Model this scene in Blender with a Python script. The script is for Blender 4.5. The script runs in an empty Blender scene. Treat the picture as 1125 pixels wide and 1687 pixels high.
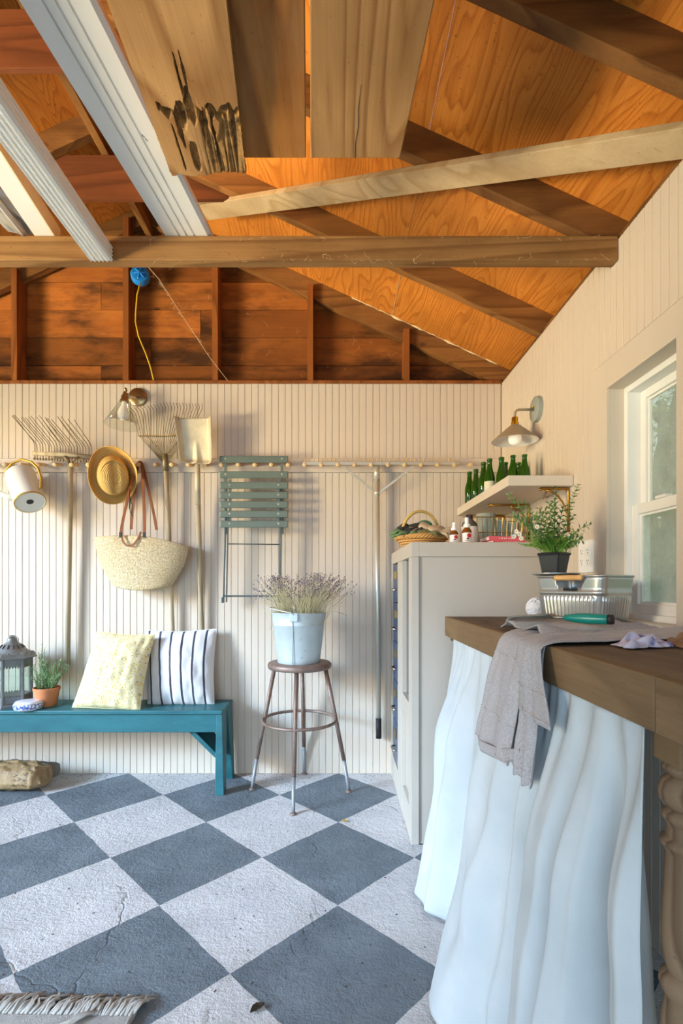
import bpy, bmesh, math, random
from mathutils import Vector, Matrix, noise
R = random.Random(7)
PI = math.pi
scene = bpy.context.scene
COL = scene.collection

# ------------------------------------------------------------------ camera
F, CX, CY, CH = 835.0, 557.0, 965.0, 1.10          # focal length / principal point in px of the 1125x1687 frame, lens height in m
cam_d = bpy.data.cameras.new('camera'); cam = bpy.data.objects.new('camera', cam_d); COL.objects.link(cam)
cam.location = (0, 0, CH); cam.rotation_euler = (PI/2, 0, 0)
cam_d.sensor_fit = 'VERTICAL'; cam_d.sensor_height = 36.0
cam_d.lens = F/1687*36.0
cam_d.shift_x = (562.5-CX)/1687; cam_d.shift_y = (CY-843.5)/1687
cam_d.clip_start = 0.02
scene.camera = cam
scene.view_settings.view_transform = 'Standard'; scene.view_settings.look = 'None'
scene.view_settings.gamma = 1.0; scene.view_settings.use_curve_mapping = False
scene.view_settings.exposure = -0.30
scene.cycles.max_bounces = 10; scene.cycles.diffuse_bounces = 6; scene.cycles.transparent_max_bounces = 12
scene.cycles.caustics_reflective = False; scene.cycles.caustics_refractive = False
scene.cycles.sample_clamp_indirect = 6.0

# ------------------------------------------------------------------ sky and daylight
world = bpy.data.worlds.new('World'); scene.world = world; world.use_nodes = True
bg = world.node_tree.nodes['Background']; bg.inputs[0].default_value = (0.78, 0.90, 1.0, 1); bg.inputs[1].default_value = 1.5
def area(name, loc, target, sx, sy, power, color, spread=PI):
    d = bpy.data.lights.new(name, 'AREA'); d.shape = 'RECTANGLE'; d.size = sx; d.size_y = sy; d.energy = power; d.color = color
    d.spread = spread
    o = bpy.data.objects.new(name, d); COL.objects.link(o); o.location = loc
    o.rotation_euler = (Vector(target)-Vector(loc)).to_track_quat('-Z', 'Y').to_euler()
    return o
# daylight in the open side door of the shed (left), the open end behind the camera, and sky light falling in low
area('daylight_side_door', (-10.2, -3.40, 2.62), (-0.3, 2.9, 2.05), 1.9, 1.7, 64, (1.0, 0.77, 0.42), 0.7)
area('daylight_side_sky', (-8.4, -2.60, 3.90), (-0.7, 2.5, 0.35), 3.4, 2.0, 152, (0.46, 0.70, 1.0), 0.62)
area('daylight_end_door', (-0.9, -1.30, 1.10), (-0.3, 2.5, 0.4), 2.4, 1.6, 24, (0.52, 0.75, 1.0), 2.0)
area('daylight_ground_bounce', (-5.6, -0.9, -0.05), (-0.6, 1.7, 3.25), 2.2, 2.0, 255, (1.0, 0.82, 0.52), 0.85)
sun_d = bpy.data.lights.new('sun', 'SUN'); sun_d.energy = 3.2; sun_d.angle = .01; sun_d.color = (1.0, .97, .92)
sun = bpy.data.objects.new('sun', sun_d); COL.objects.link(sun); sun.rotation_euler = Vector((.3, 1.0, -1.25)).to_track_quat('-Z', 'Y').to_euler()

# ------------------------------------------------------------------ helpers
def lin(c):
    if isinstance(c, str): c = tuple(int(c[i:i+2], 16) for i in (0, 2, 4))
    r = []
    for v in c:
        v = v/255.0
        r.append(v/12.92 if v <= .04045 else ((v+.055)/1.055)**2.4)
    return (r[0], r[1], r[2], 1.0)
def P(x, y, Y):                       # photo pixel + real distance in front of the lens -> point in the room
    return Vector(((x-CX)/F*Y, Y, CH-(y-CY)/F*Y))
class NT:
    def __init__(s, name):
        s.m = bpy.data.materials.new(name); s.m.use_nodes = True; s.t = s.m.node_tree; s.n = s.t.nodes
        s.b = s.n['Principled BSDF']; s.out = s.n['Material Output']
    def add(s, kind, **kw):
        n = s.n.new(kind)
        for k, v in kw.items(): setattr(n, k, v)
        return n
    def link(s, a, b): s.t.links.new(a, b)
    def val(s, sock, v):
        if hasattr(v, 'is_linked') or hasattr(v, 'links'): s.link(v, sock)
        else: sock.default_value = v
    def math(s, op, a, b=0.0, c=None):
        n = s.add('ShaderNodeMath', operation=op); s.val(n.inputs[0], a); s.val(n.inputs[1], b)
        if c is not None: s.val(n.inputs[2], c)
        return n.outputs[0]
    def coords(s, kind='Object', scale=(1, 1, 1), rand=False, rot=(0, 0, 0)):
        tc = s.add('ShaderNodeTexCoord'); mp = s.add('ShaderNodeMapping'); mp.inputs['Scale'].default_value = scale
        mp.inputs['Rotation'].default_value = rot
        s.link(tc.outputs[kind], mp.inputs['Vector'])
        if rand:
            oi = s.add('ShaderNodeObjectInfo'); cb = s.add('ShaderNodeCombineXYZ')
            k = s.math('MULTIPLY', oi.outputs['Random'], 37.0)
            for i in range(3): s.link(k, cb.inputs[i])
            s.link(cb.outputs[0], mp.inputs['Location'])
        return mp.outputs[0]
    def noise(s, vec, scale=5, detail=4, rough=.55, dist=0):
        n = s.add('ShaderNodeTexNoise'); s.link(vec, n.inputs['Vector'])
        n.inputs['Scale'].default_value = scale; n.inputs['Detail'].default_value = detail
        n.inputs['Roughness'].default_value = rough; n.inputs['Distortion'].default_value = dist
        return n.outputs['Fac']
    def ramp(s, fac, stops, interp='LINEAR'):
        r = s.add('ShaderNodeValToRGB'); e = r.color_ramp.elements; r.color_ramp.interpolation = interp
        while len(e) < len(stops): e.new(.5)
        for i, (p, c) in enumerate(stops):
            e[i].position = p; e[i].color = c if len(c) == 4 else (*c, 1)
        s.link(fac, r.inputs[0]); return r.outputs[0]
    def mix(s, fac, a, b, mode='MIX'):
        n = s.add('ShaderNodeMix', data_type='RGBA', blend_type=mode)
        s.val(n.inputs[0], fac); s.val(n.inputs[6], a); s.val(n.inputs[7], b); return n.outputs[2]
    def bump(s, h, strength=.3, dist=.01, prev=None):
        n = s.add('ShaderNodeBump'); n.inputs['Strength'].default_value = strength; n.inputs['Distance'].default_value = dist
        s.link(h, n.inputs['Height'])
        if prev is not None: s.link(prev, n.inputs['Normal'])
        s.link(n.outputs[0], s.b.inputs['Normal']); return n.outputs[0]
    def color(s, c): s.val(s.b.inputs['Base Color'], c)
def grey(v): return (v, v, v, 1)
def mat(name, c, rough=.6, metal=0.0, var=.12, vs=6, bump=.0, bs=80, spots=None, spot_amt=.6, emit=None, alpha=None, trans=0, ior=1.45, sub=0, objvar=0.0, coat=0, vscale3=(1, 1, 1), spec=None):
    t = NT(name); vec = t.coords('Object', vscale3)
    n = t.noise(vec, vs, 5)
    col = t.mix(t.ramp(n, [(.3, grey(0)), (.7, grey(1))]), [x*(1-var) for x in lin(c)[:3]]+[1], [min(1, x*(1+var)) for x in lin(c)[:3]]+[1])
    if objvar:
        oi = t.add('ShaderNodeObjectInfo'); k = t.math('MULTIPLY_ADD', oi.outputs['Random'], 2*objvar, 1-objvar)
        cb = t.add('ShaderNodeCombineColor')
        for i in range(3): t.link(k, cb.inputs[i])
        col = t.mix(1.0, col, cb.outputs[0], 'MULTIPLY')
    if spots:
        m = t.ramp(t.noise(vec, spots[1], 6, .7), [(spots[2], grey(0)), (min(1, spots[2]+.06), grey(1))])
        col = t.mix(t.math('MULTIPLY', m, spot_amt), col, lin(spots[0]))
    t.color(col); t.b.inputs['Roughness'].default_value = rough; t.b.inputs['Metallic'].default_value = metal
    if spec is not None: t.b.inputs['Specular IOR Level'].default_value = spec
    if trans: t.b.inputs['Transmission Weight'].default_value = trans; t.b.inputs['IOR'].default_value = ior
    if coat: t.b.inputs['Coat Weight'].default_value = coat
    if sub: t.b.inputs['Subsurface Weight'].default_value = sub; t.b.inputs['Subsurface Radius'].default_value = (.01, .01, .01)
    if emit: t.b.inputs['Emission Color'].default_value = lin(emit[0]); t.b.inputs['Emission Strength'].default_value = emit[1]
    if alpha is not None: t.b.inputs['Alpha'].default_value = alpha
    if bump: t.bump(t.noise(vec, bs, 5, .6), bump, .004)
    return t.m
def wood(name, light, dark, axis=1, scale=1.0, rings=9.0, stretch=9.0, rough=.7, knots=.0, stain=None, stain_amt=.5, objvar=.15, fibre=.5, bump=.25, contrast=1.0, speck=.5):
    t = NT(name)
    sc = [1.0, 1.0, 1.0]; sc[axis] = 1.0/stretch
    vec = t.coords('Object', tuple(sc), rand=True)
    low = t.noise(vec, 3.2*scale, 2, .45, .25)
    ring = t.math('FRACT', t.math('MULTIPLY', low, rings*2.2))
    ring = t.ramp(ring, [(0, grey(.05)), (.55, grey(.35)), (.86, grey(1)), (1, grey(.05))])
    sc2 = [1.0, 1.0, 1.0]; sc2[axis] = 1.0/40
    fib = t.noise(t.coords('Object', tuple(sc2), rand=True), 130*scale, 4, .7)
    f = t.math('ADD', t.math('MULTIPLY', ring, 1-fibre), t.math('MULTIPLY', fib, fibre))
    col = t.ramp(f, [(.5-.38*contrast, lin(light)), (.5+.42*contrast, lin(dark))])
    big = t.noise(t.coords('Object', (1, 1, 1), rand=True), 2.3, 3)
    col = t.mix(t.ramp(big, [(.35, grey(0)), (.75, grey(.5))]), col, [x*.55 for x in lin(dark)[:3]]+[1])
    if stain:
        sm = t.noise(t.coords('Object', tuple(.5 if i == axis else 1.6 for i in range(3)), rand=True), 3.0, 5, .65)
        col = t.mix(t.math('MULTIPLY', t.ramp(sm, [(.46, grey(0)), (.62, grey(1))]), stain_amt), col, lin(stain))
    oi = t.add('ShaderNodeObjectInfo'); k = t.math('MULTIPLY_ADD', oi.outputs['Random'], 2*objvar, 1-objvar)
    cb = t.add('ShaderNodeCombineColor')
    for i in range(3): t.link(k, cb.inputs[i])
    col = t.mix(1.0, col, cb.outputs[0], 'MULTIPLY')
    if speck:
        s1 = t.ramp(t.noise(t.coords('Object', rand=True), 75, 5, .75), [(.63, grey(0)), (.69, grey(1))])
        sl_ = [1.0, 1.0, 1.0]; sl_[axis] = .12
        s2 = t.ramp(t.noise(t.coords('Object', tuple(sl_), rand=True), 34, 5, .75), [(.60, grey(0)), (.70, grey(1))])
        col = t.mix(t.math('MULTIPLY', s1, speck), col, [x*.35 for x in lin(dark)[:3]]+[1])
        col = t.mix(t.math('MULTIPLY', s2, speck*.6), col, [x*.5 for x in lin(dark)[:3]]+[1])
    if knots:
        v = t.add('ShaderNodeTexVoronoi'); v.inputs['Scale'].default_value = 3.2
        sk = [1.3, 1.3, 1.3]; sk[axis] = .8
        t.link(t.coords('Object', tuple(sk), rand=True), v.inputs['Vector'])
        km = t.ramp(v.outputs['Distance'], [(.03, grey(1)), (.075, grey(0))])
        col = t.mix(t.math('MULTIPLY', km, knots), col, lin('3a2410'))
    t.color(col); t.b.inputs['Roughness'].default_value = rough
    t.b.inputs['Specular IOR Level'].default_value = .25
    t.bump(f, bump, .003)
    return t.m

ORIG = {}
class MB:
    def __init__(s): s.v = []; s.f = []; s.uv = {}
    def face(s, idx): s.f.append(tuple(idx))
    def box(s, x0, x1, y0, y1, z0, z1):
        b = len(s.v)
        s.v += [Vector(p) for p in ((x0,y0,z0),(x1,y0,z0),(x1,y1,z0),(x0,y1,z0),(x0,y0,z1),(x1,y0,z1),(x1,y1,z1),(x0,y1,z1))]
        for q in ((0,3,2,1),(4,5,6,7),(0,1,5,4),(1,2,6,5),(2,3,7,6),(3,0,4,7)): s.f.append(tuple(b+i for i in q))
        return s
    def hexa(s, bottom, top):             # two quads of points in the same winding (ccw seen from above)
        b = len(s.v); s.v += [Vector(p) for p in bottom]+[Vector(p) for p in top]
        for q in ((0,3,2,1),(4,5,6,7),(0,1,5,4),(1,2,6,5),(2,3,7,6),(3,0,4,7)): s.f.append(tuple(b+i for i in q))
        return s
    def bar(s, p0, p1, w, h, up=(0, 0, 1)):   # rectangular bar along p0-p1; w sideways, h along up
        p0, p1 = Vector(p0), Vector(p1); d = (p1-p0).normalized(); side = d.cross(Vector(up)).normalized(); u = side.cross(d)
        a = side*(w/2); c = u*(h/2)
        return s.hexa([p0-a-c, p0+a-c, p1+a-c, p1-a-c], [p0-a+c, p0+a+c, p1+a+c, p1-a+c])
    def tube(s, pts, r, seg=8, caps=True, closed=False):
        pts = [Vector(p) for p in pts]; n = len(pts); rr = r if isinstance(r, (list, tuple)) else [r]*n
        b = len(s.v); t0 = None; u = None
        for i, p in enumerate(pts):
            if closed: t = (pts[(i+1) % n]-pts[i-1]).normalized()
            else: t = (pts[min(i+1, n-1)]-pts[max(i-1, 0)]).normalized()
            if u is None:
                ref = Vector((0, 0, 1)) if abs(t.z) < .9 else Vector((1, 0, 0)); u = t.cross(ref).normalized()
            else:
                u = (u - t*u.dot(t)).normalized()
            w = t.cross(u)
            for k in range(seg):
                a = 2*PI*k/seg; s.v.append(p+u*(math.cos(a)*rr[i])+w*(math.sin(a)*rr[i]))
        for i in range(n if closed else n-1):
            j = (i+1) % n
            for k in range(seg):
                k2 = (k+1) % seg; s.f.append((b+i*seg+k, b+i*seg+k2, b+j*seg+k2, b+j*seg+k))
        if caps and not closed:
            s.f.append(tuple(b+k for k in range(seg))[::-1]); s.f.append(tuple(b+(n-1)*seg+k for k in range(seg)))
        return s
    def lathe(s, prof, seg=24, M=None, caps=True, sx=1, sy=1, wob=None):
        b = len(s.v); n = len(prof); M = M or Matrix()
        for r, z in prof:
            for k in range(seg):
                a = 2*PI*k/seg; q = r*(wob(a, z) if wob else 1)
                s.v.append(M @ Vector((q*math.cos(a)*sx, q*math.sin(a)*sy, z)))
        for i in range(n-1):
            for k in range(seg):
                k2 = (k+1) % seg; s.f.append((b+i*seg+k, b+i*seg+k2, b+(i+1)*seg+k2, b+(i+1)*seg+k))
        if caps:
            if prof[0][0] > 1e-5: s.f.append(tuple(b+k for k in range(seg))[::-1])
            if prof[-1][0] > 1e-5: s.f.append(tuple(b+(n-1)*seg+k for k in range(seg)))
        return s
    def grid(s, fn, nu, nv, uv=True, wrap=False):
        b = len(s.v)
        for j in range(nv+1):
            for i in range(nu+1):
                s.v.append(Vector(fn(i/nu, j/nv)))
                if uv: s.uv[b+j*(nu+1)+i] = (i/nu, j/nv)
        for j in range(nv):
            for i in range(nu):
                a = b+j*(nu+1)+i; s.f.append((a, a+1, a+nu+2, a+nu+1))
        return s
    def sphere(s, c, r, seg=10, rings=6, sc=(1, 1, 1), M=None):
        prof = [(max(1e-6, math.sin(PI*i/rings)), -math.cos(PI*i/rings)) for i in range(rings+1)]
        T = Matrix.Translation(Vector(c)) @ (M or Matrix()) @ Matrix.Diagonal((r*sc[0], r*sc[1], r*sc[2], 1))
        return s.lathe(prof, seg, T, caps=False)
    def quad(s, a, b_, c, d):
        n = len(s.v); s.v += [Vector(a), Vector(b_), Vector(c), Vector(d)]; s.f.append((n, n+1, n+2, n+3)); return s
    def leaf(s, base, d, up, L, w, fold=.25):    # a leaf of two folded halves
        d = Vector(d).normalized(); side = d.cross(Vector(up)); side = side.normalized() if side.length > 1e-4 else Vector((1, 0, 0))
        nrm = side.cross(d); base = Vector(base); n = len(s.v)
        s.v += [base, base+d*L*.45+side*w*.5+nrm*w*fold, base+d*L-nrm*w*fold*.6, base+d*L*.45-side*w*.5+nrm*w*fold, base+d*L*.5]
        s.f += [(n, n+1, n+4), (n+1, n+2, n+4), (n+2, n+3, n+4), (n+3, n, n+4)]; return s
    def build(s, name, m, parent=None, smooth=False, bevel=0, solid=0, sub=0, origin=None, autos=None):
        vs = s.v
        if parent is not None: o0 = ORIG[parent.name]
        elif origin is not None: o0 = Vector(origin)
        else:
            xs = [p.x for p in vs]; ys = [p.y for p in vs]; zs = [p.z for p in vs]
            o0 = Vector(((min(xs)+max(xs))/2, (min(ys)+max(ys))/2, min(zs)))
        me = bpy.data.meshes.new(name); me.from_pydata([tuple(p-o0) for p in vs], [], s.f); me.validate()
        if s.uv:
            ul = me.uv_layers.new(name='UVMap')
            for l in me.loops: ul.data[l.index].uv = s.uv.get(l.vertex_index, (0, 0))
        me.materials.append(m)
        if smooth: me.polygons.foreach_set('use_smooth', [True]*len(me.polygons))
        me.update()
        o = bpy.data.objects.new(name, me); COL.objects.link(o)
        if parent is not None: o.parent = parent
        else: o.location = o0
        ORIG[o.name] = o0
        if solid:
            md = o.modifiers.new('solid', 'SOLIDIFY'); md.thickness = solid; md.offset = 0
        if bevel:
            md = o.modifiers.new('bevel', 'BEVEL'); md.width = bevel; md.segments = 2; md.limit_method = 'ANGLE'; md.angle_limit = .7
        if sub:
            md = o.modifiers.new('sub', 'SUBSURF'); md.levels = sub; md.render_levels = sub
        if autos:
            bm = bmesh.new(); bm.from_mesh(me)
            for e in bm.edges: e.smooth = not (len(e.link_faces) == 2 and e.calc_face_angle(0) > autos)
            bm.to_mesh(me); bm.free(); me.polygons.foreach_set('use_smooth', [True]*len(me.polygons))
        return o
def tag(o, label, cat, group=None):
    o['label'] = label; o['category'] = cat
    if group: o['group'] = group
    return o
def thing(name, label, cat, loc, group=None):
    o = bpy.data.objects.new(name, None); COL.objects.link(o); o.location = loc; ORIG[o.name] = Vector(loc); o.empty_display_size = .05
    return tag(o, label, cat, group)
def struct(o): o['kind'] = 'structure'; return o
def stuff(o): o['kind'] = 'stuff'; return o
def group_struct(name, loc=(0, 0, 0)):
    o = bpy.data.objects.new(name, None); COL.objects.link(o); o.location = loc; ORIG[o.name] = Vector(loc); o['kind'] = 'structure'; return o
def place(mesh_obj, name, parent, loc):     # another piece that shares mesh data
    o = bpy.data.objects.new(name, mesh_obj.data); COL.objects.link(o); o.parent = parent
    o.location = Vector(loc)-ORIG[parent.name]; ORIG[o.name] = ORIG[parent.name]
    for md in mesh_obj.modifiers:
        m2 = o.modifiers.new(md.name, md.type)
        if md.type == 'BEVEL': m2.width = md.width; m2.segments = md.segments; m2.limit_method = md.limit_method; m2.angle_limit = md.angle_limit
    return o
def arc(c, r, a0, a1, n, ux=(1, 0, 0), uy=(0, 0, 1)):
    c = Vector(c); ux = Vector(ux); uy = Vector(uy)
    return [c+ux*(r*math.cos(a0+(a1-a0)*i/n))+uy*(r*math.sin(a0+(a1-a0)*i/n)) for i in range(n+1)]
def axis_matrix(origin, zdir, xhint=(1, 0, 0)):
    z = Vector(zdir).normalized(); x = Vector(xhint)
    if abs(x.normalized().dot(z)) > .98: x = Vector((0, 1, 0)) if abs(z.y) < .9 else Vector((0, 0, 1))
    x = (x-z*x.dot(z)).normalized(); y = z.cross(x)
    M = Matrix((x, y, z)).transposed().to_4x4(); M.translation = Vector(origin); return M
def interp(pts, x):
    if x <= pts[0][0]: return pts[0][1]
    for (a, b), (c, d) in zip(pts, pts[1:]):
        if x <= c:
            t = (x-a)/(c-a); t = t*t*(3-2*t); return b+(d-b)*t
    return pts[-1][1]
# ------------------------------------------------------------------ materials of the shell
M = {}
def paint(name, c, spots='8d7c66', grime=.25):
    t = NT(name); vec = t.coords('Object')
    n = t.noise(vec, 3, 4); c0 = lin(c)
    col = t.mix(t.ramp(n, [(.3, grey(0)), (.7, grey(1))]), [x*.94 for x in c0[:3]]+[1], c0)
    sp = t.ramp(t.noise(vec, 55, 3, .6), [(.70, grey(0)), (.74, grey(1))])
    col = t.mix(t.math('MULTIPLY', sp, grime), col, lin(spots))
    t.color(col); t.b.inputs['Roughness'].default_value = .5; t.b.inputs['Specular IOR Level'].default_value = .35
    t.bump(t.noise(t.coords('Object', (1, 1, .12)), 90, 3), .10, .002)
    return t.m
M['wall'] = paint('wall_paint', (212, 199, 182))
M['trim'] = paint('trim_paint', (212, 200, 183), grime=.1)
M['cab'] = paint('cabinet_paint', (192, 184, 172), grime=.25)
M['rafter'] = wood('rafter_wood', (150, 104, 56), (92, 56, 26), axis=0, stretch=10, rings=6, objvar=.2, stain=(70, 42, 22), stain_amt=.5, knots=.6)
M['rafter_y'] = wood('rafter_wood_lengthwise', (158, 112, 62), (96, 60, 28), axis=1, stretch=10, rings=6, objvar=.2, stain=(74, 46, 24), stain_amt=.5)
M['stud'] = wood('stud_wood', (176, 106, 48), (112, 60, 24), axis=2, stretch=10, rings=5, objvar=.15)
M['tie'] = wood('tie_beam_wood', (168, 126, 78), (108, 72, 36), axis=0, stretch=12, rings=6, objvar=.05, stain=(96, 64, 32), stain_amt=.5, knots=.8)
M['brace'] = wood('brace_wood', (206, 184, 148), (166, 138, 100), axis=0, stretch=9, rings=4, objvar=.05, stain=(150, 124, 92), stain_amt=.4)
M['gable'] = wood('gable_board_wood', (204, 126, 56), (146, 80, 32), axis=0, stretch=14, rings=2.2, objvar=.5, stain=(62, 38, 22), stain_amt=.85, knots=.8, contrast=1.3, fibre=.7)
M['collar'] = wood('collar_wood', (134, 76, 42), (84, 44, 22), axis=0, stretch=9, rings=5, objvar=.1)
def plywood():
    t = NT('plywood')
    vec = t.coords('Object', (1.0, .17, 1.0), rand=True)
    low = t.noise(vec, 2.6, 3.0, .45, .2)
    ring = t.math('FRACT', t.math('MULTIPLY', low, 46))
    ring = t.ramp(ring, [(0, grey(.1)), (.5, grey(.25)), (.88, grey(1)), (1, grey(.1))])
    fib = t.noise(t.coords('Object', (1, .03, 1), rand=True), 170, 4, .7)
    f = t.math('ADD', t.math('MULTIPLY', ring, .34), t.math('MULTIPLY', fib, .66))
    col = t.ramp(f, [(.22, lin((222, 148, 66))), (.5, lin((202, 124, 46))), (.85, lin((150, 82, 26)))])
    big = t.noise(t.coords('Object', (1, 1, 1), rand=True), 2.6, 4)
    col = t.mix(t.ramp(big, [(.4, grey(0)), (.75, grey(.55))]), col, lin((150, 92, 38)))
    sp = t.ramp(t.noise(t.coords('Object'), 60, 5, .75), [(.60, grey(0)), (.68, grey(1))])
    col = t.mix(t.math('MULTIPLY', sp, .6), col, lin((96, 56, 24)))
    t.color(col); t.b.inputs['Roughness'].default_value = .65; t.b.inputs['Specular IOR Level'].default_value = .25
    t.bump(f, .2, .002); return t.m
M['ply'] = plywood()
def floor_mat():
    t = NT('painted_concrete'); tc = t.add('ShaderNodeTexCoord'); sep = t.add('ShaderNodeSeparateXYZ')
    wob = t.add('ShaderNodeTexNoise'); wob.inputs['Scale'].default_value = 14; wob.inputs['Detail'].default_value = 4
    t.link(tc.outputs['Object'], wob.inputs['Vector'])
    va = t.add('ShaderNodeVectorMath', operation='SCALE'); va.inputs['Scale'].default_value = .012; t.link(wob.outputs['Color'], va.inputs[0])
    vb = t.add('ShaderNodeVectorMath', operation='ADD'); t.link(tc.outputs['Object'], vb.inputs[0]); t.link(va.outputs[0], vb.inputs[1])
    t.link(vb.outputs[0], sep.inputs[0])
    x = t.math('SUBTRACT', sep.outputs[0], .006); y = t.math('SUBTRACT', sep.outputs[1], 1.744+.006); D = .614
    u = t.math('FLOOR', t.math('DIVIDE', t.math('ADD', x, y), D)); v = t.math('FLOOR', t.math('DIVIDE', t.math('SUBTRACT', y, x), D))
    par = t.math('MODULO', t.math('ABSOLUTE', t.math('ADD', u, v)), 2.0)     # 0 = dark square
    vec = t.coords('Object')
    n1 = t.noise(vec, 5, 6, .6); n2 = t.noise(vec, 38, 6, .7); n3 = t.noise(vec, 130, 4, .6)
    dark = t.ramp(n1, [(.3, lin((98, 108, 116))), (.7, lin((128, 138, 146)))])
    white = t.ramp(n1, [(.3, lin((200, 198, 198))), (.72, lin((226, 223, 222)))])
    chip = t.ramp(t.noise(vec, 9, 8, .75, .6), [(.63, grey(0)), (.66, grey(1))])
    chip2 = t.ramp(n2, [(.66, grey(0)), (.70, grey(1))])
    dark = t.mix(t.math('MULTIPLY', t.math('MULTIPLY', chip, chip2), .9), dark, lin((214, 212, 206)))
    dark = t.mix(t.math('MULTIPLY', t.ramp(n2, [(.28, grey(1)), (.36, grey(0))]), .5), dark, lin((60, 70, 80)))
    pit = t.ramp(n2, [(.26, grey(1)), (.37, grey(0))])
    white = t.mix(t.math('MULTIPLY', pit, .55), white, lin((140, 136, 132)))
    grit = t.ramp(n3, [(.67, grey(0)), (.74, grey(1))])
    white = t.mix(t.math('MULTIPLY', grit, .35), white, lin((120, 112, 104)))
    col = t.mix(par, dark, white)
    vor = t.add('ShaderNodeTexVoronoi', feature='DISTANCE_TO_EDGE'); vor.inputs['Scale'].default_value = 1.1
    wv = t.add('ShaderNodeVectorMath', operation='ADD'); sc = t.add('ShaderNodeVectorMath', operation='SCALE'); sc.inputs['Scale'].default_value = .22
    wn = t.add('ShaderNodeTexNoise'); wn.inputs['Scale'].default_value = 6; wn.inputs['Detail'].default_value = 6; t.link(tc.outputs['Object'], wn.inputs['Vector'])
    t.link(wn.outputs['Color'], sc.inputs[0]); t.link(sc.outputs[0], wv.inputs[0]); t.link(tc.outputs['Object'], wv.inputs[1]); t.link(wv.outputs[0], vor.inputs['Vector'])
    crack = t.ramp(vor.outputs['Distance'], [(.001, grey(1)), (.006, grey(0))])
    crack = t.math('MULTIPLY', crack, t.ramp(t.noise(vec, 2.2, 3), [(.5, grey(0)), (.6, grey(1))]))
    col = t.mix(t.math('MULTIPLY', crack, .35), col, lin((78, 80, 84)))
    t.color(col); t.b.inputs['Roughness'].default_value = .62; t.b.inputs['Specular IOR Level'].default_value = .35
    h = t.math('ADD', t.math('MULTIPLY', n2, 1.0), t.math('MULTIPLY', n3, .35))
    h = t.math('SUBTRACT', h, t.math('MULTIPLY', crack, .45))
    t.bump(h, .9, .016); return t.m
M['floor'] = floor_mat()
M['vinyl'] = mat('white_vinyl', (232, 232, 228), .4, var=.03)
M['dark'] = mat('dark_void', (40, 30, 22), .9)

# ------------------------------------------------------------------ shell
WX, WY, WT = 0.955, 2.963, 2.282       # right wall, back wall, wall top
RX, PITCH, RH = -1.13, 0.46, 0.115     # ridge x, roof pitch, rafter height
LX = 2*RX-WX                           # left wall
def rz(x): return WT+.004+PITCH*(WX-x) if x >= RX else WT+.004+PITCH*(x-LX)   # underside of the rafters

fl = MB(); fl.box(LX-.1, WX+.1, -1.5, WY+.1, -.12, 0)
struct(fl.build('floor', M['floor'], origin=(0, 0, 0)))

# back wall: backing plus one bead board after another
wb = group_struct('wall_back', (0, WY, 0))
MB().box(LX, WX+.02, WY+.006, WY+.09, 0, WT-.006).build('wall_core', M['wall'], wb)
BW = .0394
b0 = MB()
g, dp = .0018, .0035
def bead(z0, z1):
    m = MB(); prof = [(-BW/2, .010), (-BW/2, dp), (-BW/2+.0012, dp), (-BW/2+g, .0006), (-BW/2+g+.001, 0), (BW/2-g-.001, 0), (BW/2-g, .0006), (BW/2-.0012, dp), (BW/2, dp), (BW/2, .010)]
    n = len(prof)
    m.v = [Vector((x, y, z0)) for x, y in prof]+[Vector((x, y, z1)) for x, y in prof]
    m.f = [(i, i+1, n+i+1, n+i) for i in range(n-1)]+[tuple(range(n))[::-1], tuple(range(n, 2*n))]
    return m
first = None; x = WX-.003-BW/2; k = 0
while x > LX+.03:
    if first is None:
        me = bead(0.004, WT); first = me.build('board', M['wall'], wb); first.data.transform(Matrix.Translation(ORIG[wb.name])); first.location = Vector((x, WY, 0))-ORIG[wb.name]
    else: place(first, 'board', wb, (x, WY+R.uniform(-.0006, .0006), 0))
    x -= BW
MB().box(LX, x+BW/2, WY, WY+.01, 0, WT).build('wall_panel', M['wall'], wb)
# right wall with the window opening (Y 1.43-1.80, z 0.985-1.80)
OY0, OY1, OZ0, OZ1 = 1.43, 1.80, 0.985, 1.80
wr = group_struct('wall_right', (WX, 1.5, 0))
c = MB(); c.box(WX+.006, WX+.10, -1.4, OY0-.02, 0, WT-.006); c.build('wall_core', M['wall'], wr)
MB().box(WX+.006, WX+.10, OY1+.02, WY+.09, 0, WT-.006).build('wall_core', M['wall'], wr)
MB().box(WX+.006, WX+.10, OY0-.02, OY1+.02, 0, OZ0-.03).build('wall_core', M['wall'], wr)
MB().box(WX+.006, WX+.10, OY0-.02, OY1+.02, OZ1+.02, WT-.006).build('wall_core', M['wall'], wr)
def rboard(z0, z1):
    m = bead(z0, z1); o = m.build('board', M['wall'], wr)
    o.data.transform(Matrix.Translation(ORIG[wr.name])); o.data.transform(Matrix.Rotation(-PI/2, 4, 'Z'))   # face to -X
    return o
full = rboard(.004, WT); upper = rboard(1.902, WT); lower = rboard(.004, .95)
fl_used = set(); y = WY-.002-BW/2
while y > 1.28:
    for src, ok in ((full, not (1.33 < y < 1.90)), (upper, 1.33 < y < 1.90), (lower, 1.33 < y < 1.90)):
        if ok:
            if src.name not in fl_used: src.location = Vector((WX, y, 0))-ORIG[wr.name]; fl_used.add(src.name)
            else: place(src, 'board', wr, (WX, y, 0))
    y -= BW
MB().box(WX, WX+.01, -1.4, y+BW/2, 0, WT).build('wall_panel', M['wall'], wr)
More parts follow.
